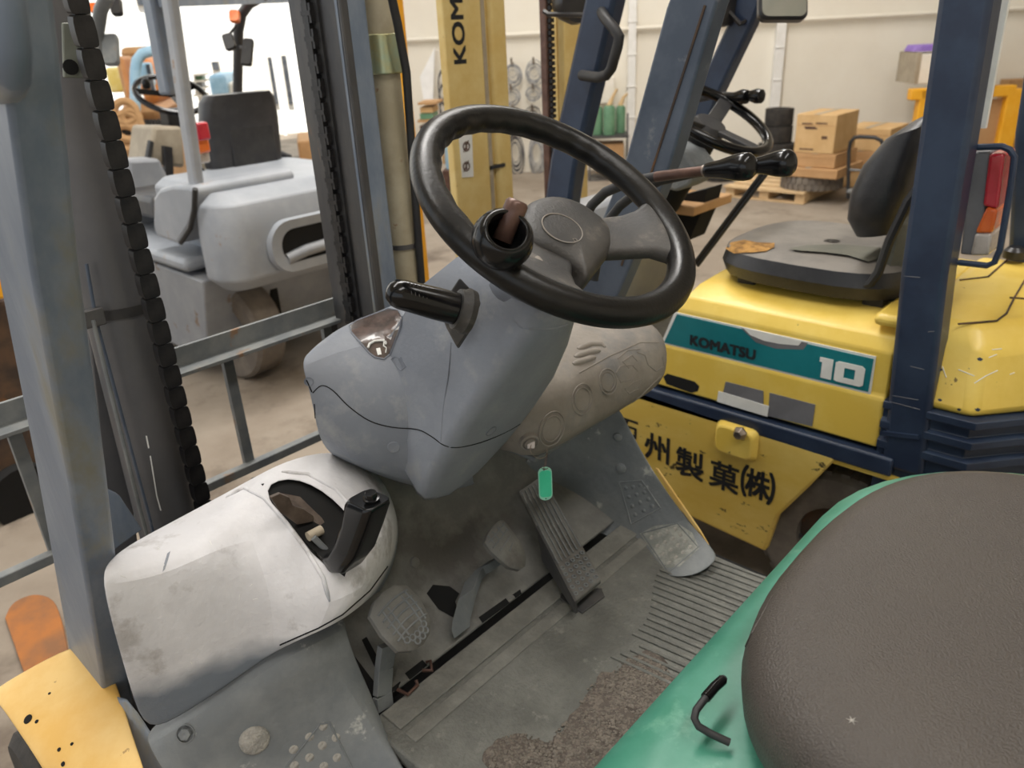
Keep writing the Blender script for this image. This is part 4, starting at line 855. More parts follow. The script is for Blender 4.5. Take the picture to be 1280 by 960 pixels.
# --- lower leg covers
GL = [[(178, 915, .955), (232, 872, .93), (286, 838, .91), (343, 800, .88), (396, 778, .86), (430, 760, .85)],
      [(181, 932, .925), (236, 897, .885), (290, 862, .86), (347, 820, .82), (398, 800, .80), (432, 780, .80)],
      [(196, 960, .90), (262, 935, .86), (325, 900, .835), (378, 862, .81), (420, 832, .80), (445, 822, .80)],
      [(225, 1000, .87), (290, 975, .84), (360, 940, .81), (410, 895, .79), (446, 868, .775), (470, 876, .78)],
      [(265, 1060, .84), (330, 1030, .80), (400, 985, .77), (452, 935, .75), (480, 925, .73), (492, 938, .715)],
      [(300, 1120, .80), (370, 1090, .76), (440, 1040, .72), (485, 990, .69), (508, 975, .67), (520, 985, .655)]]
lg = B().grid([[P(a, c_, Y=y) for a, c_, y in r_] for r_ in GL]).build('leg_cover', 'leg', T1, solid=-.004, sub=2)
lt = surf(lg)
h = hit(lt, 232, 917, 0)
bo = B(); bo.lathe(h[0], h[1], [(0, 0), (.0125, 0), (.0125, .002), (.0115, .002), (.0115, 0)], 24); bo.build('washer', 'leg', lg)
B().lathe(h[0], h[1], [(0, 0), (.0085, 0), (.0085, .006), (.0035, .0065), (0, .005)], 6).build('bolt', 'leg', lg, bevel=.0008)
h = hit(lt, 318, 925, -.001)
B().lathe(h[0], h[1], [(0, 0), (.0215, 0), (.0205, .004), (.0165, .007), (0, .0075)], 24).build('rubber_stop', 'dust', lg)
def studs(t, pts, par, r_, m, h_=.0030):
    first = None
    for x, y in pts:
        q = hit(t, x, y, -.0006)
        if not q: continue
        rot = V((0,0,1)).rotation_difference(q[1]).to_euler()
        if first is None:
            first = B().lathe((0,0,0), (0,0,1), [(0, -.0004), (r_, -.0004), (r_*.92, h_*.6), (r_*.6, h_), (0, h_)], 12).build('stud', m, par)
            first.location = q[0]-WO[par]; first.rotation_euler = rot; WO[first] = q[0]
        else: share(first, par, q[0], rot, 'stud')
studs(lt, [(404, 908), (387, 921), (403, 932), (367, 937), (387, 947), (421, 947), (405, 958), (368, 957), (420, 922)], lg, .0075, 'dust')
B().tube(hitline(lt, [(345, 975), (400, 905), (412, 903), (440, 960)], .0003, 6), .0016, 6).build('pad_edge', 'leg', lg)
# right leg cover
GR = [[(630, 585, .97), (680, 556, .92), (722, 532, .86), (766, 503, .80), (774, 508, .79)],
      [(690, 640, .93), (722, 612, .88), (764, 588, .81), (792, 556, .765), (799, 560, .755)],
      [(715, 662, .875), (748, 648, .83), (792, 634, .755), (822, 602, .71), (828, 606, .70)],
      [(738, 660, .84), (772, 672, .77), (814, 674, .695), (856, 650, .645), (861, 655, .635)],
      [(768, 674, .765), (800, 696, .685), (838, 705, .622), (887, 685, .572), (894, 690, .562)],
      [(776, 682, .750), (808, 709, .672), (836, 724, .600), (872, 723, .556), (898, 700, .545)]]
rg = B().grid([[P(a, c_, Y=y) for a, c_, y in r_] for r_ in GR]).build('leg_cover', 'leg', T1, solid=-.004, sub=2)
rt_ = surf(rg)
def bil(q, u, v): 
    (x0, y0), (x1, y1), (x2, y2), (x3, y3) = q
    return ((x0*(1-u)+x1*u)*(1-v)+(x3*(1-u)+x2*u)*v, (y0*(1-u)+y1*u)*(1-v)+(y3*(1-u)+y2*u)*v)
qa = ((776, 605), (802, 602), (823, 634), (790, 652)); qb = ((806, 668), (846, 656), (870, 684), (836, 712))
for q, nu, nv in ((qa, 3, 4), (qb, 4, 4)):
    if q is qb: plate(rt_, [bil(q, u, v) for u, v in ((-.12, -.05), (.4, -.15), (1.05, -.06), (1.2, .5), (1.05, 1.1), (.3, 1.12), (-.1, .9))], .0004, 'dust_patch', 'leg_dust', rg)
    studs(rt_, [bil(q, (i+.5)/nu, (j+.5)/nv) for i in range(nu) for j in range(nv)], rg, .0052 if q is qa else .0062, 'leg' if q is qa else 'dust')
    c4 = [bil(q, u, v) for u, v in ((-.05, -.05), (1.05, -.05), (1.05, 1.05), (-.05, 1.05), (-.05, -.05))]
    B().tube(hitline(rt_, c4, .0003, 6), .0014, 6).build('pad_edge', 'leg', rg)
for x, y, r_ in ((772, 546, .010), (776, 585, .012), (700, 628, .008)):
    q = hit(rt_, x, y, -.001)
    if q: B().lathe(q[0], q[1], [(0, 0), (r_, 0), (r_*.9, .004), (r_*.5, .006), (0, .006)], 16).build('bolt_cap', 'leg', rg)
B().prism([P(a, c_, X=1.155) for a, c_ in [(818, 585), (822, 586), (848, 624), (875, 663), (886, 682), (881, 683), (866, 658), (842, 626)]], (.004, 0, 0)).build('side_trim', 'fender', T1, bevel=.002)
# --- firewall, toe plate, floor
fw_ = B().grid([[V((x, y, z)) for x in (.46, .60, .74, .90, 1.05, 1.2)] for y, z in ((.99, .865), (.97, .80), (.955, .70), (.925, .635), (.87, .590), (.82, .562), (.785, .552))]).build('firewall', 'floor', T1, solid=-.004, sub=1)
B().box((.60, .86, .5695), (.15, .12, .004), Matrix.Rotation(R(18), 3, 'X')).build('toe_plate', 'floor', fw_, bevel=.0015)
for pts in ([(533, 742), (541, 731), (562, 733), (574, 742), (569, 752), (573, 767), (566, 772), (548, 762)], [(422, 822), (436, 811), (472, 858), (468, 878), (456, 872)]):
    plate(surf(fw_), pts, .0008, 'opening', 'void', fw_)
h = hit(surf(fw_), 518, 703, 0)
if h: B().lathe(h[0], h[1], [(0, 0), (.010, 0), (.009, .004), (0, .005)], 16).build('plug', 'floor', fw_)
FZ = .55
mt = B().box((.805, .385, FZ-.015), (.70, .78, .03)).build('floor_mat', 'mat', T1, bevel=.004)
for y0, y1, h_ in ((.725, .770, .004), (.690, .715, .0025)):
    B().box((.81, (y0+y1)/2, FZ+h_/2), (.66, y1-y0, h_)).build('mat_ridge', 'edge_wear', mt, bevel=.0015)
b = B()
x = .80
first = None
ribs = []
for k in range(22):
    a, c_ = (742+k*9.2, 800-k*1.5), (838+k*5.5, 838-k*5.2)
    ribs.append((a, c_))
for k in range(21):
    x = .815+k*.0165; y1 = .600-.03*math.sin(k*.3)-(.03 if k < 4 else 0); y0 = .38-.02*math.sin(k*.9)
    B().box((x, (y0+y1)/2, FZ+.0012), (.0065, y1-y0, .0036), Matrix.Rotation(R(6), 3, 'Z')).build('mat_rib', 'mat', mt, bevel=.0012, seg=2)
# worn-through patches of caked dirt on the mat
def blob(cx, cy, rx, ry, z, seed, th=.003, n=44):
    rnd = random.Random(seed); ph = [rnd.uniform(0, 6.28) for _ in range(6)]
    out = []
    for i in range(n):
        a = 2*math.pi*i/n; f = 1+.16*math.sin(2*a+ph[0])+.10*math.sin(3*a+ph[1])+.07*math.sin(5*a+ph[2])+.05*math.sin(9*a+ph[3])+.03*math.sin(14*a+ph[4])
        out.append(V((cx+rx*f*math.cos(a), cy+ry*f*math.sin(a), z)))
    return out
def dirtpatch(px, py, rx, ry, seed):
    c = P(px, py, Z=FZ+seed*.00006); rnd = random.Random(seed+5)
    o = blob(c.x, c.y, rx, ry, c.z-.001, seed); i_ = [p*.95+V((c.x, c.y, c.z))*.05+V((0,0,.0022)) for p in o]
    d = B().loft([o, i_]).build('dirt_patch', 'dirt', mt)
    b = B()
    for k in range(int(rx*ry*150000)):
        a, r_ = rnd.uniform(0, 6.28), math.sqrt(rnd.random())*.9; s_ = rnd.uniform(.0012, .0032)
        q = V((c.x+rx*r_*math.cos(a), c.y+ry*r_*math.sin(a), c.z+.0008)); b.lathe(q, (rnd.uniform(-.2, .2), rnd.uniform(-.2, .2), 1), [(s_, 0), (s_*.85, s_*.45), (0, s_*.6)], 6)
    o2 = b.build('grit', 'grit', d, sharp=False); o2['kind'] = 'stuff'
dirtpatch(780, 885, .085, .072, 3); dirtpatch(800, 850, .06, .05, 8); dirtpatch(650, 950, .05, .05, 12); dirtpatch(735, 930, .085, .055, 21)
ft2 = surf(fw_)
for pts in ([(506, 842), (528, 825), (534, 832), (512, 850)], [(480, 868), (500, 852), (506, 858), (488, 876)], [(598, 772), (632, 748), (637, 754), (603, 779)], [(640, 744), (650, 737), (653, 742), (644, 749)], [(452, 800), (458, 796), (480, 836), (472, 842)]):
    plate(ft2, pts, .0008, 'slot', 'void', fw_)
B().tube([P(497, 862, Z=.56), P(510, 868, Z=.56), P(522, 856, Z=.56), P(520, 850, Z=.565)], .003, 8).build('hook', 'rust', T1)
B().tube([P(528, 838, Z=.56), P(540, 838, Z=.56), P(538, 826, Z=.565), P(532, 828, Z=.565)], .003, 8).build('hook', 'rust', T1)
# --- pedals
def pad(c, rt3, up3, nrm, outline, th, dome, name, m, par, n=7):
    """thick rubber pad: outline in (right, up) metres, domed front"""
    o = [c+rt3*a+up3*e for a, e in outline]
    sec_ = [[c+(p-c)*.92-nrm*th for p in o], [p-nrm*th*.8 for p in o], [p-nrm*th*.1 for p in o], [c+(p-c)*.93+nrm*dome*.35 for p in o], [c+(p-c)*.6+nrm*dome*.85 for p in o], [c+(p-c)*.05+nrm*dome for p in o]]
    return B().loft(sec_).build(name, m, par)
cpd = P(503, 771, Y=.775); rt3 = V((.985, .17, 0)); nrm = V((.12, -.70, .70)).normalized(); up3 = nrm.cross(rt3).normalized(); rt3 = up3.cross(nrm)
if up3.z < 0: up3 = -up3
ol = [(a*1.15, e*1.12) for a, e in [(-.036, -.030), (-.040, 0), (-.037, .030), (-.020, .040), (0, .043), (.020, .040), (.036, .028), (.040, 0), (.033, -.030), (.018, -.043), (0, -.047), (-.018, -.043)]]
cp1 = pad(cpd, rt3, up3, nrm, ol, .012, .005, 'clutch_pedal', 'floor', T1)
b = B()
def onpad(c, rt3, up3, nrm, u, v, dome, rr=.062): return c+rt3*u+up3*v+nrm*(dome*(1-min(1, (u*u+v*v)/rr**2))+.0006)
for u in (-.026, -.014, .020, .031): b.tube([onpad(cpd, rt3, up3, nrm, u*(1-.1*abs(v)/.03), v, .005) for v in (-.026, -.01, .01, .026)], .0017, 6)
for v in (-.022, -.010, .002, .014, .026): b.tube([onpad(cpd, rt3, up3, nrm, u, v+.004*(1-(u/.035)**2), .005) for u in (-.034, -.018, 0, .018, .034)], .0017, 6)
b.build('pad_rib', 'leg', cp1)
f0 = B().torus(onpad(cpd, rt3, up3, nrm, -.02, -.030, .004), rt3, up3, .0048, .0015, 12, 5).build('tread_ring', 'leg', cp1)
for u, v in ((-.010, -.033), (0, -.034), (.010, -.033), (.020, -.030), (-.006, -.042), (.006, -.042), (.016, -.039)):
    share(f0, cp1, onpad(cpd, rt3, up3, nrm, u, v, .004))
arm = B(); q = [P(484, 805, Y=.80), P(480, 835, Y=.80), P(478, 868, Y=.79), P(480, 885, Y=.785)]
for a, c_ in zip(q, q[1:]): arm.bar(a, c_, .012, .030, (0, 1, 0))
arm.build('pedal_arm', 'leg', cp1, bevel=.001)
# brake pedal
cb = P(633, 682, Y=.80); ol = [(-.036, .012), (-.034, .030), (-.018, .038), (.004, .042), (.026, .041), (.034, .036), (.034, .010), (.032, -.018), (.022, -.040), (.006, -.050), (-.010, -.048), (-.026, -.030)]
bp_ = pad(cb, rt3, up3, nrm, ol, .012, .004, 'brake_pedal', 'floor', T1)
b = B()
for v, u0, u1 in ((.026, -.030, .030), (.014, -.030, .022), (.002, -.022, .018), (-.010, -.006, .012)): b.tube([onpad(cb, rt3, up3, nrm, u0+(u1-u0)*k/4, v+.006*(k/4), .004) for k in range(5)], .0011, 6)
for u in (-.022, -.008, .008, .022): b.tube([onpad(cb, rt3, up3, nrm, u, v, .004) for v in (.018, .036)], .0011, 6)
b.build('pad_rib', 'leg', bp_)
arm = B(); q = [P(622, 703, Y=.83), P(604, 712, Y=.84), P(592, 726, Y=.83), P(584, 748, Y=.80), P(577, 775, Y=.79), P(576, 786, Y=.785)]
arm.loft([[p+V((a, e*.3, e)) for a, e in ((-.019, -.008), (.019, -.008), (.019, .008), (-.019, .008))] for p in q]); arm.build('pedal_arm', 'leg', bp_, bevel=.001)
# accelerator: long grooved pad
tl_, tr_, br_, bl2 = P(648, 614, Y=.905), P(678, 594, Y=.895), P(752, 724, Y=.672), P(719, 752, Y=.668)
nrmA = (tr_-tl_).cross(bl2-tl_).normalized(); nrmA = nrmA if nrmA.dot(CAM-tl_) > 0 else -nrmA
ap = B().prism([tl_, tr_, br_, bl2], -nrmA*.014).build('accelerator_pedal', 'floor', T1, bevel=.003, seg=2)
def acc(u, v, off=.0006): return (tl_*(1-u)+tr_*u)*(1-v)+(bl2*(1-u)+br_*u)*v+nrmA*off
for k in range(7):
    u = .07+.86*k/6; B().tube([acc(u, .03), acc(u, .70)], .0013, 6).build('pad_rib', 'leg', ap)
uA = (acc(1, .8)-acc(0, .8)).normalized(); vA = nrmA.cross(uA)
f0 = None
for j in range(5):
    for i in range(5):
        q = acc(.12+.76*i/4, .745+.053*j, .0004)
        if f0 is None: f0 = B().torus(q, uA, vA, .0036, .0013, 12, 5).build('tread_ring', 'leg', ap)
        else: share(f0, ap, q)
B().prism([acc(-.02, .35), acc(-.02, 1.0), acc(-.02, 1.02)-nrmA*.03, acc(-.1, .5)-nrmA*.05], uA*.006).build('side_plate', 'steel', ap)
b = B(); b.prism([P(a, c_, Z=FZ+.004) for a, c_ in [(700, 742), (712, 735), (752, 735), (756, 745), (728, 766), (700, 748)]], (0, 0, -.003)); b.build('heel_recess', 'steel', mt, bevel=.001)
# --- steering column cover
GC = [ # pod, columns left to right, each top to bottom
 [(398, 440, 1.04), (381, 440, .955), (375, 457, .935), (386, 488, .925), (393, 530, .925), (402, 562, .94), (430, 580, 1.02)],
 [(430, 410, 1.05), (410, 412, .97), (404, 442, .925), (416, 492, .895), (425, 540, .885), (436, 585, .89), (470, 590, .99)],
 [(462, 396, 1.06), (448, 394, .98), (448, 428, .905), (462, 492, .865), (472, 545, .855), (478, 603, .865), (500, 600, .97)],
 [(495, 382, 1.06), (482, 383, .965), (498, 418, .885), (514, 480, .83), (522, 545, .815), (527, 617, .828), (540, 610, .95)],
 [(530, 362, 1.03), (520, 366, .94), (538, 402, .86), (552, 462, .80), (556, 548, .778), (562, 619, .815), (575, 610, .93)],
 [(590, 360, 1.00), (572, 350, .90), (580, 395, .82), (592, 455, .78), (596, 545, .775), (590, 612, .83), (600, 600, .92)]]
pod = B().grid([[P(a, c_, Y=y) for a, c_, y in col] for col in GC]).build('dash_pod', 'cover', T1, solid=-.003, sub=2)
CC = [  # column: ring sections of (x, y, z) from the top down
 [(.705, .66, 1.165), (.715, .735, 1.228), (.79, .74, 1.235), (.83, .72, 1.22), (.825, .66, 1.17), (.77, .645, 1.155)],
]
def csec(zr, yr, xl, xr, d, fl=0.02, cr=.022):
    # rear edge at (yr, zr); section plane runs forward and up along (0, .80, .60)
    f = V((0, .80, .60)); o = []
    for a, e in ((xl+cr, 0), (xl+.004, cr*.3), (xl, cr), (xl+fl*.3, d*.5), (xl+fl, d), ((xl+xr)/2, d+.01), (xr-fl, d), (xr-fl*.3, d*.5), (xr, cr), (xr-.004, cr*.3), (xr-cr, 0), ((xl+xr)/2, -.006)):
        o.append(V((a, yr, zr))+f*e)
    return o
cc = B().loft([csec(1.165, .632, .722, .800, .075, .004, .022), csec(1.155, .627, .708, .808, .115, .004), csec(1.130, .631, .698, .812, .160, .004), csec(1.07, .668, .672, .838, .185, .01), csec(1.0, .712, .648, .856, .19), csec(.955, .738, .640, .846, .20), csec(.90, .768, .632, .815, .19), csec(.85, .797, .634, .770, .17), csec(.828, .820, .650, .745, .12)]).build('column_cover', 'cover', T1, wn=True, angle=70)
cvt = surf(pod, cc)
B().lathe((.762, .688, 1.185), (.02, -.573, .82), [(0, -.03), (.054, -.03), (.060, 0), (.056, .014), (.044, .024), (.03, .028), (0, .028)], 32).build('column_collar', 'cover_low', T1)
seam = hitline(cvt, [(381, 470), (390, 490)], .0004, 5)
q = hitline(cvt, smooth([(391, 491), (402, 482), (416, 488), (436, 508), (462, 526), (490, 534), (522, 537), (540, 546), (556, 557), (575, 559), (610, 550), (650, 530), (690, 498)]), .0001, 5)
B().tube(q, .0009, 6).build('seam', 'void', cc)
if len(seam) > 1: B().tube(seam, .001, 6).build('seam', 'void', cc)
q = hitline(cvt, smooth([(401, 562), (395, 530), (393, 505)]), .0001, 5); B().tube(q, .0009, 6).build('seam', 'void', cc)
for x, y, r_ in ((614, 539, .010), (674, 512, .008), (386, 477, .007)):
    h = hit(cvt, x, y, -.0004)
    if h:
        s_ = B().lathe(h[0], h[1], [(0, -.001), (r_, -.001), (r_, .0012), (r_*.86, .0014), (r_*.8, 0), (0, 0)], 22).build('screw_recess', 'cover_low', cc)
h = hit(cvt, 492, 559, .0); 
if h: B().lathe(h[0], h[1], [(0, 0), (.010, 0), (.009, .001), (0, .001)], 16).build('highlight_disc', 'cover', cc)  # added disc standing for a small oval highlight
q = hitline(cvt, smooth([(564, 428), (560, 470), (554, 510), (551, 552)]), -.0002, 5)
B().tube(q, .0008, 6).build('mould_line', 'cover_low', cc)
q = hitline(cvt, smooth([(640, 338+60), (654, 410), (690, 411), (722, 402)]), -.0004, 5)
if len(q) > 2: B().tube(q, .0015, 6).build('mould_line', 'cover', cc)
# gauge window in the pod
ga = plate(cvt, [(438, 408), (446, 402), (486, 387), (497, 389), (502, 396), (499, 412), (487, 442), (480, 448), (470, 446), (462, 440), (440, 415)], .0012, 'gauge_window', mat('gauge_face', c8(78, 70, 66), c8(104, 88, 82), .18, scale=30, coat=.8), pod)
B().tube(hitline(cvt, [(437, 408), (446, 401), (486, 386), (498, 388), (503, 396), (500, 412), (488, 443), (480, 449), (469, 447), (461, 441), (439, 416), (437, 408)], .0006, 4), .0014, 6).build('gauge_bezel', 'cover_low', pod)
q = hitline(cvt, [(460, 436), (462, 431), (468, 428), (476, 427), (481, 427)], .003, 3)
if len(q) > 1: B().tube(q, .0018, 6).build('fuel_scale', 'decal', pod)
q = hitline(cvt, [(480, 428), (483, 436), (482, 442)], .003, 3)
if len(q) > 1: B().tube(q, .001, 6).build('fuel_scale', 'decal', pod)
h = hit(cvt, 484, 428, .003)
if h: B().lathe(h[0], h[1], [(0, 0), (.003, 0), (0, .001)], 12).build('fuel_mark', 'decal', pod)
plate(cvt, [(470, 437), (475, 436), (477, 444), (472, 445)], .003, 'pump_symbol', 'decal', pod)
plate(cvt, [(498, 449), (502, 446), (507, 457), (503, 460)], .0008, 'switch_cap', 'cover_low', pod)
B().tube(hitline(cvt, [(489, 449), (494, 446), (503, 449), (508, 458), (502, 463), (496, 459), (489, 449)], .0003, 3), .0006, 5).build('switch_outline', 'cover_low', pod)
# direction lever with collar
h = hit(cvt, 580, 391, 0); c = h[0] if h else P(580, 391, Y=.70)
tipd = (P(492, 366, Y=.74)-P(580, 391, Y=.70)); ax = tipd.normalized()
B().prism([P(574, 346, Y=.70), P(600, 374, Y=.685), P(588, 408, Y=.69), P(571, 434, Y=.71), P(558, 410, Y=.73), P(548, 385, Y=.745)], (.012, .01, -.01)).build('lever_boot', 'hub', cc, bevel=.003)
c0 = P(574, 387, Y=.683); c1 = P(490, 365, Y=.725); ax = (c1-c0).normalized(); Ln = (c1-c0).length
dl = B().lathe(c0, ax, [(0, -.01), (.0195, -.01), (.0205, .004), (.0205, Ln*.35), (.0192, Ln*.7), (.0188, Ln*.88), (.0165, Ln*.98), (.010, Ln*1.06), (.004, Ln*1.08), (0, Ln*1.085)], 28).build('direction_lever', 'black', T1)
B().lathe(c0, ax, [(.012, -.016), (.028, -.016), (.030, -.008), (.027, -.003), (.026, .004), (.012, .005)], 28).build('collar', 'hub', dl)
upl = CY - ax*CY.dot(ax); upl.normalize(); tw = -(ray(520, 375).normalized()); tw = (tw-ax*tw.dot(ax)).normalized(); sd_ = ax.cross(tw)
b = B()
for k in range(5): 
    q = c0+ax*(Ln*(.60+.055*k)); a0 = q+(tw*.6+upl*.75).normalized()*.0196; a1 = q+(tw*.98+upl*.15).normalized()*.0196-ax*.004; b.tube([a0, (a0+a1)/2+tw*.0006, a1], .0006, 5)
b.build('grip_mark', 'hub', dl)
# --- steering wheel
wc = V((.765, .626, 1.296)); wn = V((.029, -.573, .819)).normalized(); wu = V((0,1,0)).cross(wn).normalized(); wv = wn.cross(wu)
RW = .1805
def rimr(a): return .0172
b = B(); secs = []
NS = 120
for k in range(NS+1):
    a = 2*math.pi*k/NS; d = wu*math.cos(a)+wv*math.sin(a); wav = .0011*math.sin(a*30) if R(20) < a < R(200) else 0
    secs.append([wc + d*(RW+(.0192-(wav*1.3 if math.cos(bb) < -.2 else 0))*math.cos(bb)) + wn*(.0182*math.sin(bb)) for bb in [2*math.pi*i/16 for i in range(16)]])
b.loft(secs, caps=False); sw = b.build('steering_wheel', 'rim', T1, sharp=False)
def wp(al, r_, h_=0.): return wc + (wu*math.cos(R(al))+wv*math.sin(R(al)))*r_ + wn*h_
# spokes: blended from the hub pad out into the rim
def spoke(al, wi, wo, name='spoke'):
    d = wu*math.cos(R(al))+wv*math.sin(R(al)); e = wn.cross(d); S = []
    for r_, w_, h_, t_ in ((.040, wi, -.042, .022), (.085, wi*.95, -.036, .022), (.120, wi*1.0, -.024, .022), (.140, wo*.68, -.014, .022), (.158, wo*.9, -.006, .024), (.176, wo*1.25, -.002, .022)):
        S.append([wc+d*r_+wn*h_+e*a+wn*g_ for a, g_ in rrect(0, 0, w_, t_, t_*.42, 4)])
    return B().loft(S).build(name, 'hub', sw, sharp=False)
spoke(332, .076, .125); spoke(221, .080, .140)
def onpl(px, py, h):
    d = ray(px, py); o = wc+wn*h; return CAM + d*((o-CAM).dot(wn)/d.dot(wn))
hp = [onpl(a, c_, -.030) for a, c_ in smooth([(652, 272), (660, 254), (680, 246), (704, 247), (728, 256), (748, 270), (764, 283), (768, 296), (765, 312), (752, 330), (740, 346), (732, 350), (724, 338), (708, 326), (688, 316), (668, 306), (655, 292), (652, 272)], 3)[:-1]]
hc_ = sum(hp, V((0,0,0)))/len(hp)
B().loft([[hc_+(p-hc_)*f+wn*h_ for p in hp] for f, h_ in ((.72, -.036), (.99, -.026), (1.0, -.010), (.985, -.002), (.93, .004), (.80, .008), (.5, .0105), (.05, .011))]).build('hub_pad', 'hub', sw, sharp=False)
rc_ = onpl(703, 285, -.0195); b = B(); b.torus(rc_, wu*1.15, wv, .027, .0009, 40, 6); b.build('horn_ring', 'beige', sw)
b = B(); q = onpl(719, 300, -.0185)
for a, c_ in (((-.003, -.002), (.003, -.002)), ((.003, -.002), (.003, .002)), ((.003, .002), (-.002, .003)), ((-.002, .003), (-.003, -.002))): b.tube([q+wu*a[0]+wv*a[1], q+wu*c_[0]+wv*c_[1]], .0004, 5)
b.build('horn_symbol', 'beige', sw)
q = P(673, 325, D=(wp(215, .085, -.012)-CAM).dot(FW)); B().loft([[q+wu*a+wv*e+wn*h_ for a, e in rrect(0, 0, .020*f, .016*f, .003, 3)] for f, h_ in ((1.3, -.010), (1.2, -.004), (.8, -.002))]).build('screw_cover', 'beige', sw)
B().lathe(wc-wn*.10+wu*.01, wn, [(0, 0), (.032, 0), (.032, .04), (0, .045)], 20).build('column_shaft', 'void', sw)
# spinner knob on its stub
kc0 = wp(200, .176, .040); kc = P(628, 300, D=(kc0-CAM).dot(FW)); ka = (wn*.62+(CAM-kc).normalized()*.55).normalized()
kb = B().lathe(kc, ka, [(0, -.032), (.012, -.030), (.024, -.022), (.0325, -.008), (.034, .002), (.031, .014), (.026, .021), (.0215, .0235), (.0205, .021), (.019, .010), (.017, -.004), (0, -.004)], 40).build('spinner_knob', 'black', sw, sharp=False); B().lathe(kc-ka*.055, ka, [(0, 0), (.013, 0), (.011, .03), (0, .03)], 16).build('knob_clamp', 'blackm', sw)
B().torus(kc+ka*.0225, *(lambda x: (x, ka.cross(x)))(ka.orthogonal().normalized()), .0225, .0012, 36, 8).build('knob_lip', 'black', sw)
pa = (wn*.8+wu*.38+wv*.35).normalized()
B().lathe(kc-ka*.002, pa, [(0, 0), (.011, 0), (.0105, .022), (.0125, .026), (.0128, .042), (.010, .0455), (.006, .046), (.0055, .040), (0, .040)], 20).build('knob_stub', 'rust', sw, sharp=False)
# --- hydraulic control levers
for pts, kk in (([(716, 345, 1.02), (722, 305, 1.03), (728, 278, 1.04), (740, 256, 1.05), (757, 240, 1.05), (785, 228, 1.05), (820, 221, 1.05), (850, 217, 1.05), (884, 213, 1.05)], (884, 213, 943, 207, 1.05)),
                ([(742, 350, 1.08), (750, 305, 1.09), (760, 276, 1.10), (775, 257, 1.11), (795, 241, 1.11), (825, 226, 1.115), (870, 216, 1.12), (938, 208, 1.12)], (938, 207.5, 993, 203, 1.12))):
    q = [P(a, c_, X=x) for a, c_, x in pts]; n_ = len(q)
    lv = B().tube(q, [.0085]*(n_-3)+[.0078, .0072, .007], 12).build('control_lever', 'blackm', T1)
    if kk[0] < 900: B().tube([q[-3], q[-2], q[-1]], [.0082, .0078, .0074], 12).build('bare_shaft', 'rust', lv)
    a, c_ = P(kk[0], kk[1], X=kk[4]), P(kk[2], kk[3], X=kk[4]); d = (c_-a).normalized(); Lk = (c_-a).length
    B().lathe(a, d, [(0, -.002), (.0098, -.002), (.0105, .0), (.0115, Lk*.08), (.0135, Lk*.3), (.0185, Lk*.6), (.0200, Lk*.78), (.0190, Lk*.90), (.014, Lk*.98), (.006, Lk*1.01), (0, Lk*1.015)], 30).build('lever_knob', 'black', lv, sharp=False)
    B().lathe(a, d, [(.006, -.006), (.0088, -.006), (.0088, 0), (.006, 0)], 16).build('ferrule', 'chrome', lv)
# --- dash on the right of the column
def dsec(x, k=1., dy=0., dz=0.):
    base = [(.775, .835), (.752, .842), (.742, .860), (.738, .885), (.742, .920), (.756, .950), (.785, .972), (.83, .985), (.90, .985), (.97, .955), (1.0, .90), (.97, .84)]
    cy, cz = .86, .91
    return [V((x, cy+(y-cy)*k+dy, cz+(z-cz)*k+dz)) for y, z in base]
dp_ = B().loft([dsec(.80, .97), dsec(.90), dsec(1.05, 1, -.005, .002), dsec(1.15, 1., -.012, .004), dsec(1.20, .95, -.018, .006), dsec(1.235, .80, -.024, .008), dsec(1.252, .55, -.026, .008)]).build('dash_panel', 'beige', T1, sub=1, sharp=False)
dt = surf(dp_)
for x, y, r_, r2 in ((728, 499, .027, 1), (760, 477, .023, 1), (690, 536, .030, 1)):
    h = hit(dt, x, y, .0)
    if not h: continue
    ux_ = (V((1,0,0))-h[1]*h[1].x).normalized(); uy_ = h[1].cross(ux_)
    for f in (1, .74): B().torus(h[0], ux_, uy_, r_*f, .0012, 30, 6).build('embossed_ring', 'beige', dp_)
def outline(pts, name='embossed_outline', r_=.0011):
    q = hitline(dt, pts, .0, 4)
    if len(q) > 2: B().tube(q, r_, 6).build(name, 'beige', dp_)
outline([(770, 466), (775, 458), (790, 456), (797, 464), (790, 474), (776, 478), (770, 466)])
outline([(778, 452), (790, 444), (797, 452), (786, 460), (778, 452)]); outline([(781, 486), (792, 478), (802, 474), (798, 486), (786, 492), (781, 486)])
outline([(796, 440), (806, 444), (810, 456), (820, 464), (830, 458), (828, 446)])
outline([(772, 448), (784, 438), (800, 436)]); outline([(700, 560), (745, 538), (800, 496), (826, 470)]); outline([(724, 466), (760, 446), (800, 428), (824, 428)])
# glove-like pocket ridges on top of the dash
for pts in ([(722, 436), (738, 430), (752, 430), (756, 434)], [(718, 446), (735, 440), (750, 438)], [(716, 455), (732, 450), (744, 446)]):
    q = hitline(dt, pts, -.001, 5)
    if len(q) > 2: B().tube(q, [.003]+[.0065]*(len(q)-2)+[.003], 10).build('moulded_ridge', 'beige', dp_)
B().box((1.03, .845, .829), (.34, .15, .010)).build('lower_trim', 'leg', T1, bevel=.003)
kb_ = dp_
h = hit(dt, 662, 552, .0); hk = h
kax = h[1]
ig = B().lathe(h[0], kax, [(0, -.004), (.0175, -.004), (.0165, .003), (.0135, .0045), (.012, .002), (.0105, .002), (.0100, .006), (0, .006)], 26).build('ignition_switch', 'beige', dp_)
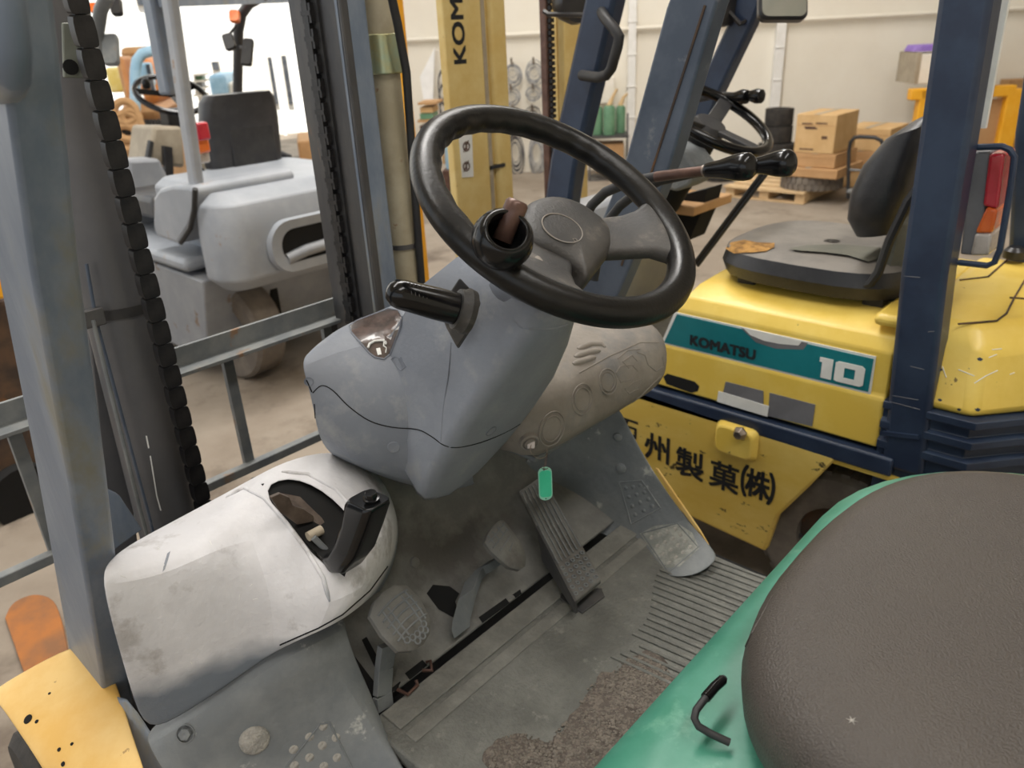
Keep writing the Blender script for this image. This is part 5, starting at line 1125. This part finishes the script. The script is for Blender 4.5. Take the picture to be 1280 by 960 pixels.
# the key ring with its mint tag
kp = h[0]+kax*.006
kr = root('key_ring', P(680, 625, Y=.70), 'key on a ring with a mint green tag hanging from the ignition', 'key')
s1 = P(663, 550, Y=kp.y)
ky = B().prism([kp+CX*a+CY*e for a, e in [(-.006, -.006), (.006, -.006), (.007, .006), (-.007, .006)]], kax*.0025).build('key', 'chrome', kr, bevel=.0006)
b = B(); e0 = kp+kax*.003; e1_ = P(683, 569, Y=e0.y-.008); rr_ = (e1_-e0).length/2; m_ = (e0+e1_)/2
b.torus(m_, (e1_-e0).normalized(), (CX*.35+CY*.5+FW*.9).normalized(), rr_, .0007, 30, 6); b.build('split_ring', 'chrome', kr)
t0 = P(681, 585, Y=e0.y-.012); b = B(); b.torus((e1_+t0)/2, (t0-e1_).normalized(), V((.6, .3, .2)).normalized(), (t0-e1_).length*.55, .0008, 20, 6); b.torus(t0, CX, (CY*.3+FW).normalized(), .005, .0007, 16, 6); b.build('small_ring', 'rust', kr)
kd = (t0-CAM).dot(FW)/FPX; tcn = t0 - V((0,0,1))*(22.5*kd*1.02)
txd = V((.75, -.66, 0)); tzd = V((0,0,1)); tnn = V((-.66, -.75, 0)).normalized()
hw, hh = 8.6*kd*1.02, 23*kd*1.06
loop = [(a, e) for a, e in rrect(0, 0, 2*hw, 2*hh, hw*.95, 6)]
tg = B().prism([tcn+txd*a+tzd*e+tnn*.0012 for a, e in loop], -tnn*.0024).build('tag', 'tagw', kr, bevel=.0006)
B().prism([tcn+txd*a+tzd*e+tnn*.0016 for a, e in rrect(0, .0004, 2*hw*.84, 2*hh*.80, hw*.5, 5)], -tnn*.0006).build('tag_card', 'tag', tg)
for e in (hh*.90, -hh*.88): B().lathe(tcn+tzd*e+tnn*.0013, tnn, [(0, 0), (.0011, 0), (.0011, .0004), (0, .0004)], 12).build('hole', 'void', tg)
# --- green hood and seat
def hoodline(ins):
    x0, x1, y0, y1 = .35+ins, 1.37-ins, -.95+ins, .350-ins; o = []
    for cx, cy, r_, a0 in ((x1-.34, y1-.34, .34, 0), (x0+.10, y1-.10, .10, 90), (x0+.1, y0+.1, .1, 180), (x1-.1, y0+.1, .1, 270)):
        for i in range(11): a = R(a0+9*i); o.append((cx+r_*math.cos(a), cy+r_*math.sin(a)))
    return o
b = B(); hs = []
for z, ins in ((.56, .012), (.74, .0), (.79, .004), (.818, .018), (.832, .040), (.836, .07)):
    hs.append([V((x, y, z)) for x, y in hoodline(ins)])
hd = b.loft(hs).build('hood', 'green', T1, sharp=False)
hq = B().tube([P(905, 848, Z=.865), P(897, 855, Z=.868), P(882, 872, Z=.868), P(870, 888, Z=.866), P(868, 898, Z=.862), P(873, 908, Z=.856), P(890, 918, Z=.850), P(912, 928, Z=.845)], .004, 10).build('seat_release_handle', 'blackm', T1)
B().tube([P(903, 850, Z=.866), P(893, 859, Z=.868), P(882, 872, Z=.868)], .0055, 12).build('sleeve', 'black', hq)
e_ = 2.7
def ssq(hx, hy, z, cy=.0, dz=0.): 
    out = []
    for i in range(64):
        a = 2*math.pi*i/64; ca, sa_ = math.cos(a), math.sin(a)
        x = .785+(hx+.018)*math.copysign(abs(ca)**(2/e_), ca); y = -.004+cy+hy*math.copysign(abs(sa_)**(2/e_), sa_)
        out.append(V((x, y, z - .018*max(0, y/.3)**2)))
    return out
st = B().loft([ssq(.27, .25, .845), ssq(.292, .272, .852), ssq(.303, .283, .875), ssq(.305, .286, .90), ssq(.300, .281, .925), ssq(.288, .268, .944), ssq(.265, .245, .955), ssq(.20, .19, .957), ssq(.10, .10, .953), ssq(.01, .01, .952)]).build('seat_cushion', 'seat', T1, sharp=False)
stt = surf(st)
B().tube(hitline(stt, [(915, 960), (906, 900), (914, 850), (936, 800), (966, 745)], .0002, 8), .0012, 6).build('piping', 'seat', st)
h = hit(stt, 1065, 901, .0004)
if h:
    b = B(); n_ = h[1]; xx = n_.orthogonal().normalized(); yy = n_.cross(xx)
    b.prism([h[0]+(xx*math.cos(a)+yy*math.sin(a))*(.005 if k % 2 == 0 else .0012) for k, a in enumerate([2*math.pi*i/12 for i in range(12)])], n_*.0003); b.build('puncture', 'dust', st, flat=True)
# --- mast
YM1 = 1.30
def vbar(name, px, py, w_, d_, m, Y=YM1, z0=.22, z1=2.3, **k):
    c = P(px, py, Y=Y); return B().box((c.x, Y+d_/2, (z0+z1)/2), (w_, d_, z1-z0)).build(name, m, T1, **k)
q = [P(58+0, -30, Y=1.33), P(215, 652, Y=1.33)]
# left side: channel, cylinder, hose line, roller chain
B().prism([P(88, -20, Y=1.34), P(98, 60, Y=1.34), P(170, 660, Y=1.34), P(190, 790, Y=1.34), P(150, 790, Y=1.34), P(120, 500, Y=1.34), P(60, -20, Y=1.34)], (0, .08, 0)).build('mast_rail', 'cyl', T1, bevel=.003)
ca, cb_ = P(54, -20, Y=1.30), P(211, 655, Y=1.30); ca2 = cb_+(cb_-ca).normalized()*.45
cyl = B().tube([ca, cb_, ca2], .052, 28).build('lift_cylinder', 'cyl', T1)
B().tube([P(116, 400, Y=1.24), P(174, 633, Y=1.24), P(192, 700, Y=1.24)], .0035, 8).build('hydraulic_pipe', 'beam', T1)
B().tube([P(108, 330, Y=1.25), P(120, 400, Y=1.25), P(185, 640, Y=1.25), P(200, 700, Y=1.25)], .0028, 8).build('hydraulic_pipe', 'slate2', T1)
zc = P(155, 392, Y=1.25).z; cen = cb_+(ca-cb_)*((zc-cb_.z)/(ca.z-cb_.z))
B().lathe(cen, (ca-cb_), [(.052, -.008), (.0545, -.008), (.0545, .008), (.052, .008), (.052, -.008)], 28).build('cable_tie', 'blackm', cyl)
B().box(P(113, 398, Y=1.245), (.04, .012, .028)).build('pipe_clamp', 'steel', cyl, bevel=.002)
b = B(); b.tube([P(183, 545, Y=1.238), P(186, 560, Y=1.238)], .0012, 5); b.tube([P(188, 570, Y=1.238), P(196, 620, Y=1.238), P(201, 638, Y=1.238)], .001, 5); b.build('paint_scratch', 'decal', cyl)
B().prism([P(a, c_, Y=1.20) for a, c_ in [(78, 28), (94, 29), (112, 98), (80, 97)]], (0, .006, 0)).build('mast_bracket', 'bracket', T1, bevel=.002)
B().lathe(P(88, 84, Y=1.199), (0, -1, 0), [(0, 0), (.010, 0), (.010, .002), (0, .002)], 14).build('bracket_hole', 'void', T1)
B().prism([P(a, c_, Y=1.20) for a, c_ in [(128, 610), (150, 620), (178, 662), (140, 690), (100, 700)]], (0, .02, 0)).build('support_plate', 'slate', T1, bevel=.002)
# chain
s0, s1 = P(88, -25, Y=1.16), P(256, 640, Y=1.24); s2 = s1+(s1-s0).normalized()*.25
chain = B().bar(s0, s2, .014, .010).build('lift_chain', 'chain', T1)
dl_ = (s1-s0).normalized(); NL = 28; f0 = None
xa_ = V((1,0,0)); ya_ = dl_.cross(xa_).normalized()
for k in range(NL):
    q = s0+(s2-s0)*((k+.5)/NL); pitch = (s2-s0).length/NL
    if f0 is None:
        b = B(); prof_ = [(-.5, .0090), (-.45, .0120), (-.3, .0132), (0, .0136), (.3, .0132), (.45, .0120), (.5, .0090)]
        b.loft([[q+dl_*(t_*pitch*.97)+xa_*a+ya_*e for a, e in ((-w_, -.009), (w_, -.009), (w_, .009), (-w_, .009))] for t_, w_ in prof_]); b.box(q-ya_*.010, (.008, .004, .008))
        f0 = b.build('chain_link', 'chain', chain, bevel=.001)
    else: share(f0, chain, q)
# right side of the mast
xr = lambda px, py, Y=YM1: P(px, py, Y=Y).x
B().box((.935, 1.345, 1.2), (.010, .15, 2.1)).build('mast_web', 'steel', T1)
B().box((.932, 1.345, 1.2), (.016, .050, 2.1)).build('chain_guide', 'blackm', T1)
B().box((.955, 1.262, 1.2), (.060, .020, 2.1)).build('mast_rail', 'slate', T1, bevel=.006, seg=3)
B().box((.934, 1.257, 1.2), (.018, .012, 2.1)).build('rail_edge', 'steel', T1, bevel=.003)
b = B(); nq = 46; f0 = None; chr_ = B().box((.920, 1.345, 1.2), (.012, .012, 2.1)).build('lift_chain', 'chain', T1)
for k in range(nq):
    q = V((.920, 1.345, .25+2.0*k/nq))
    if f0 is None: bb = B(); bb.box(q+V((0, -.010, 0)), (.010, .008, .034)); bb.box(q+V((0, .010, 0)), (.010, .008, .034)); bb.box(q, (.014, .03, .008)); f0 = bb.build('chain_link', 'chain', chr_, bevel=.001)
    else: share(f0, chr_, q)
lcc = P(481, 94, Y=1.30)
lc = B().tube([(lcc.x, 1.30, .25), (lcc.x, 1.30, 2.2)], .031, 24).build('lift_cylinder', 'tube', T1)
zt, zb = P(480, 42, Y=1.27).z, P(480, 93, Y=1.27).z
B().loft([[V((lcc.x+a, 1.298+e, z)) for a, e in rrect(0, 0, .070, .072, .026, 5)] for z in (zb, zt)]).build('cylinder_clamp', 'clamp', lc, bevel=.002)
B().lathe((lcc.x, 1.30, P(500, 312, Y=1.27).z), ZU, [(.031, -.005), (.034, -.005), (.034, .005), (.031, .005), (.031, -.005)], 24).build('band', 'steel', lc)
B().tube([P(442, -20, Y=1.28), P(444, 22, Y=1.28)], .012, 12).build('bolt_sleeve', 'beam', T1)
B().tube([P(486, -20, Y=1.22), P(497, 30, Y=1.23), P(508, 90, Y=1.24), P(514, 180, Y=1.25), P(523, 300, Y=1.26), P(532, 420, Y=1.27)], .0085, 10).build('hydraulic_hose', 'blackm', T1)
yp = [P(505, 90, Y=2.6), P(520, 200, Y=2.6)]
pst = B().box((yp[0].x+.012, 2.62, .9), (.045, .03, 1.6)); tag(pst.build('post', 'oframe'), 'thin yellow orange post between the beige cylinder and the wheel rim', 'post')
# load backrest lattice in front of the mast
YB = 1.44
def lat(a, c_, h_, name='backrest_bar'):
    A_, C_ = P(*a, Y=YB), P(*c_, Y=YB); z = (A_.z+C_.z)/2
    B().box(((A_.x+C_.x)/2, YB+.004, z-h_/2), (abs(C_.x-A_.x), .008, h_)).build(name, 'beam', T1, bevel=.001)
    B().box(((A_.x+C_.x)/2, YB-.018, z-h_+.004), (abs(C_.x-A_.x), .044, .008)).build(name, 'beam', T1, bevel=.001)
lat((-60, 533), (430, 362), .046); 
A_, C_ = P(-60, 745, Y=YB), P(420, 530, Y=YB); B().box(((A_.x+C_.x)/2, YB, (A_.z+C_.z)/2-.010), (abs(C_.x-A_.x), .02, .020)).build('backrest_bar', 'beam', T1, bevel=.002)
zt = P(300, 440, Y=YB).z; zb = P(312, 576, Y=YB).z
for px, py in ((291, 470), (411, 410), (40, 600), (170, 520)):
    c = P(px, py, Y=YB); B().box((c.x, YB+.012, (zt+zb)/2), (.022, .014, zt-zb+.05)).build('backrest_post', 'beam', T1, bevel=.001)
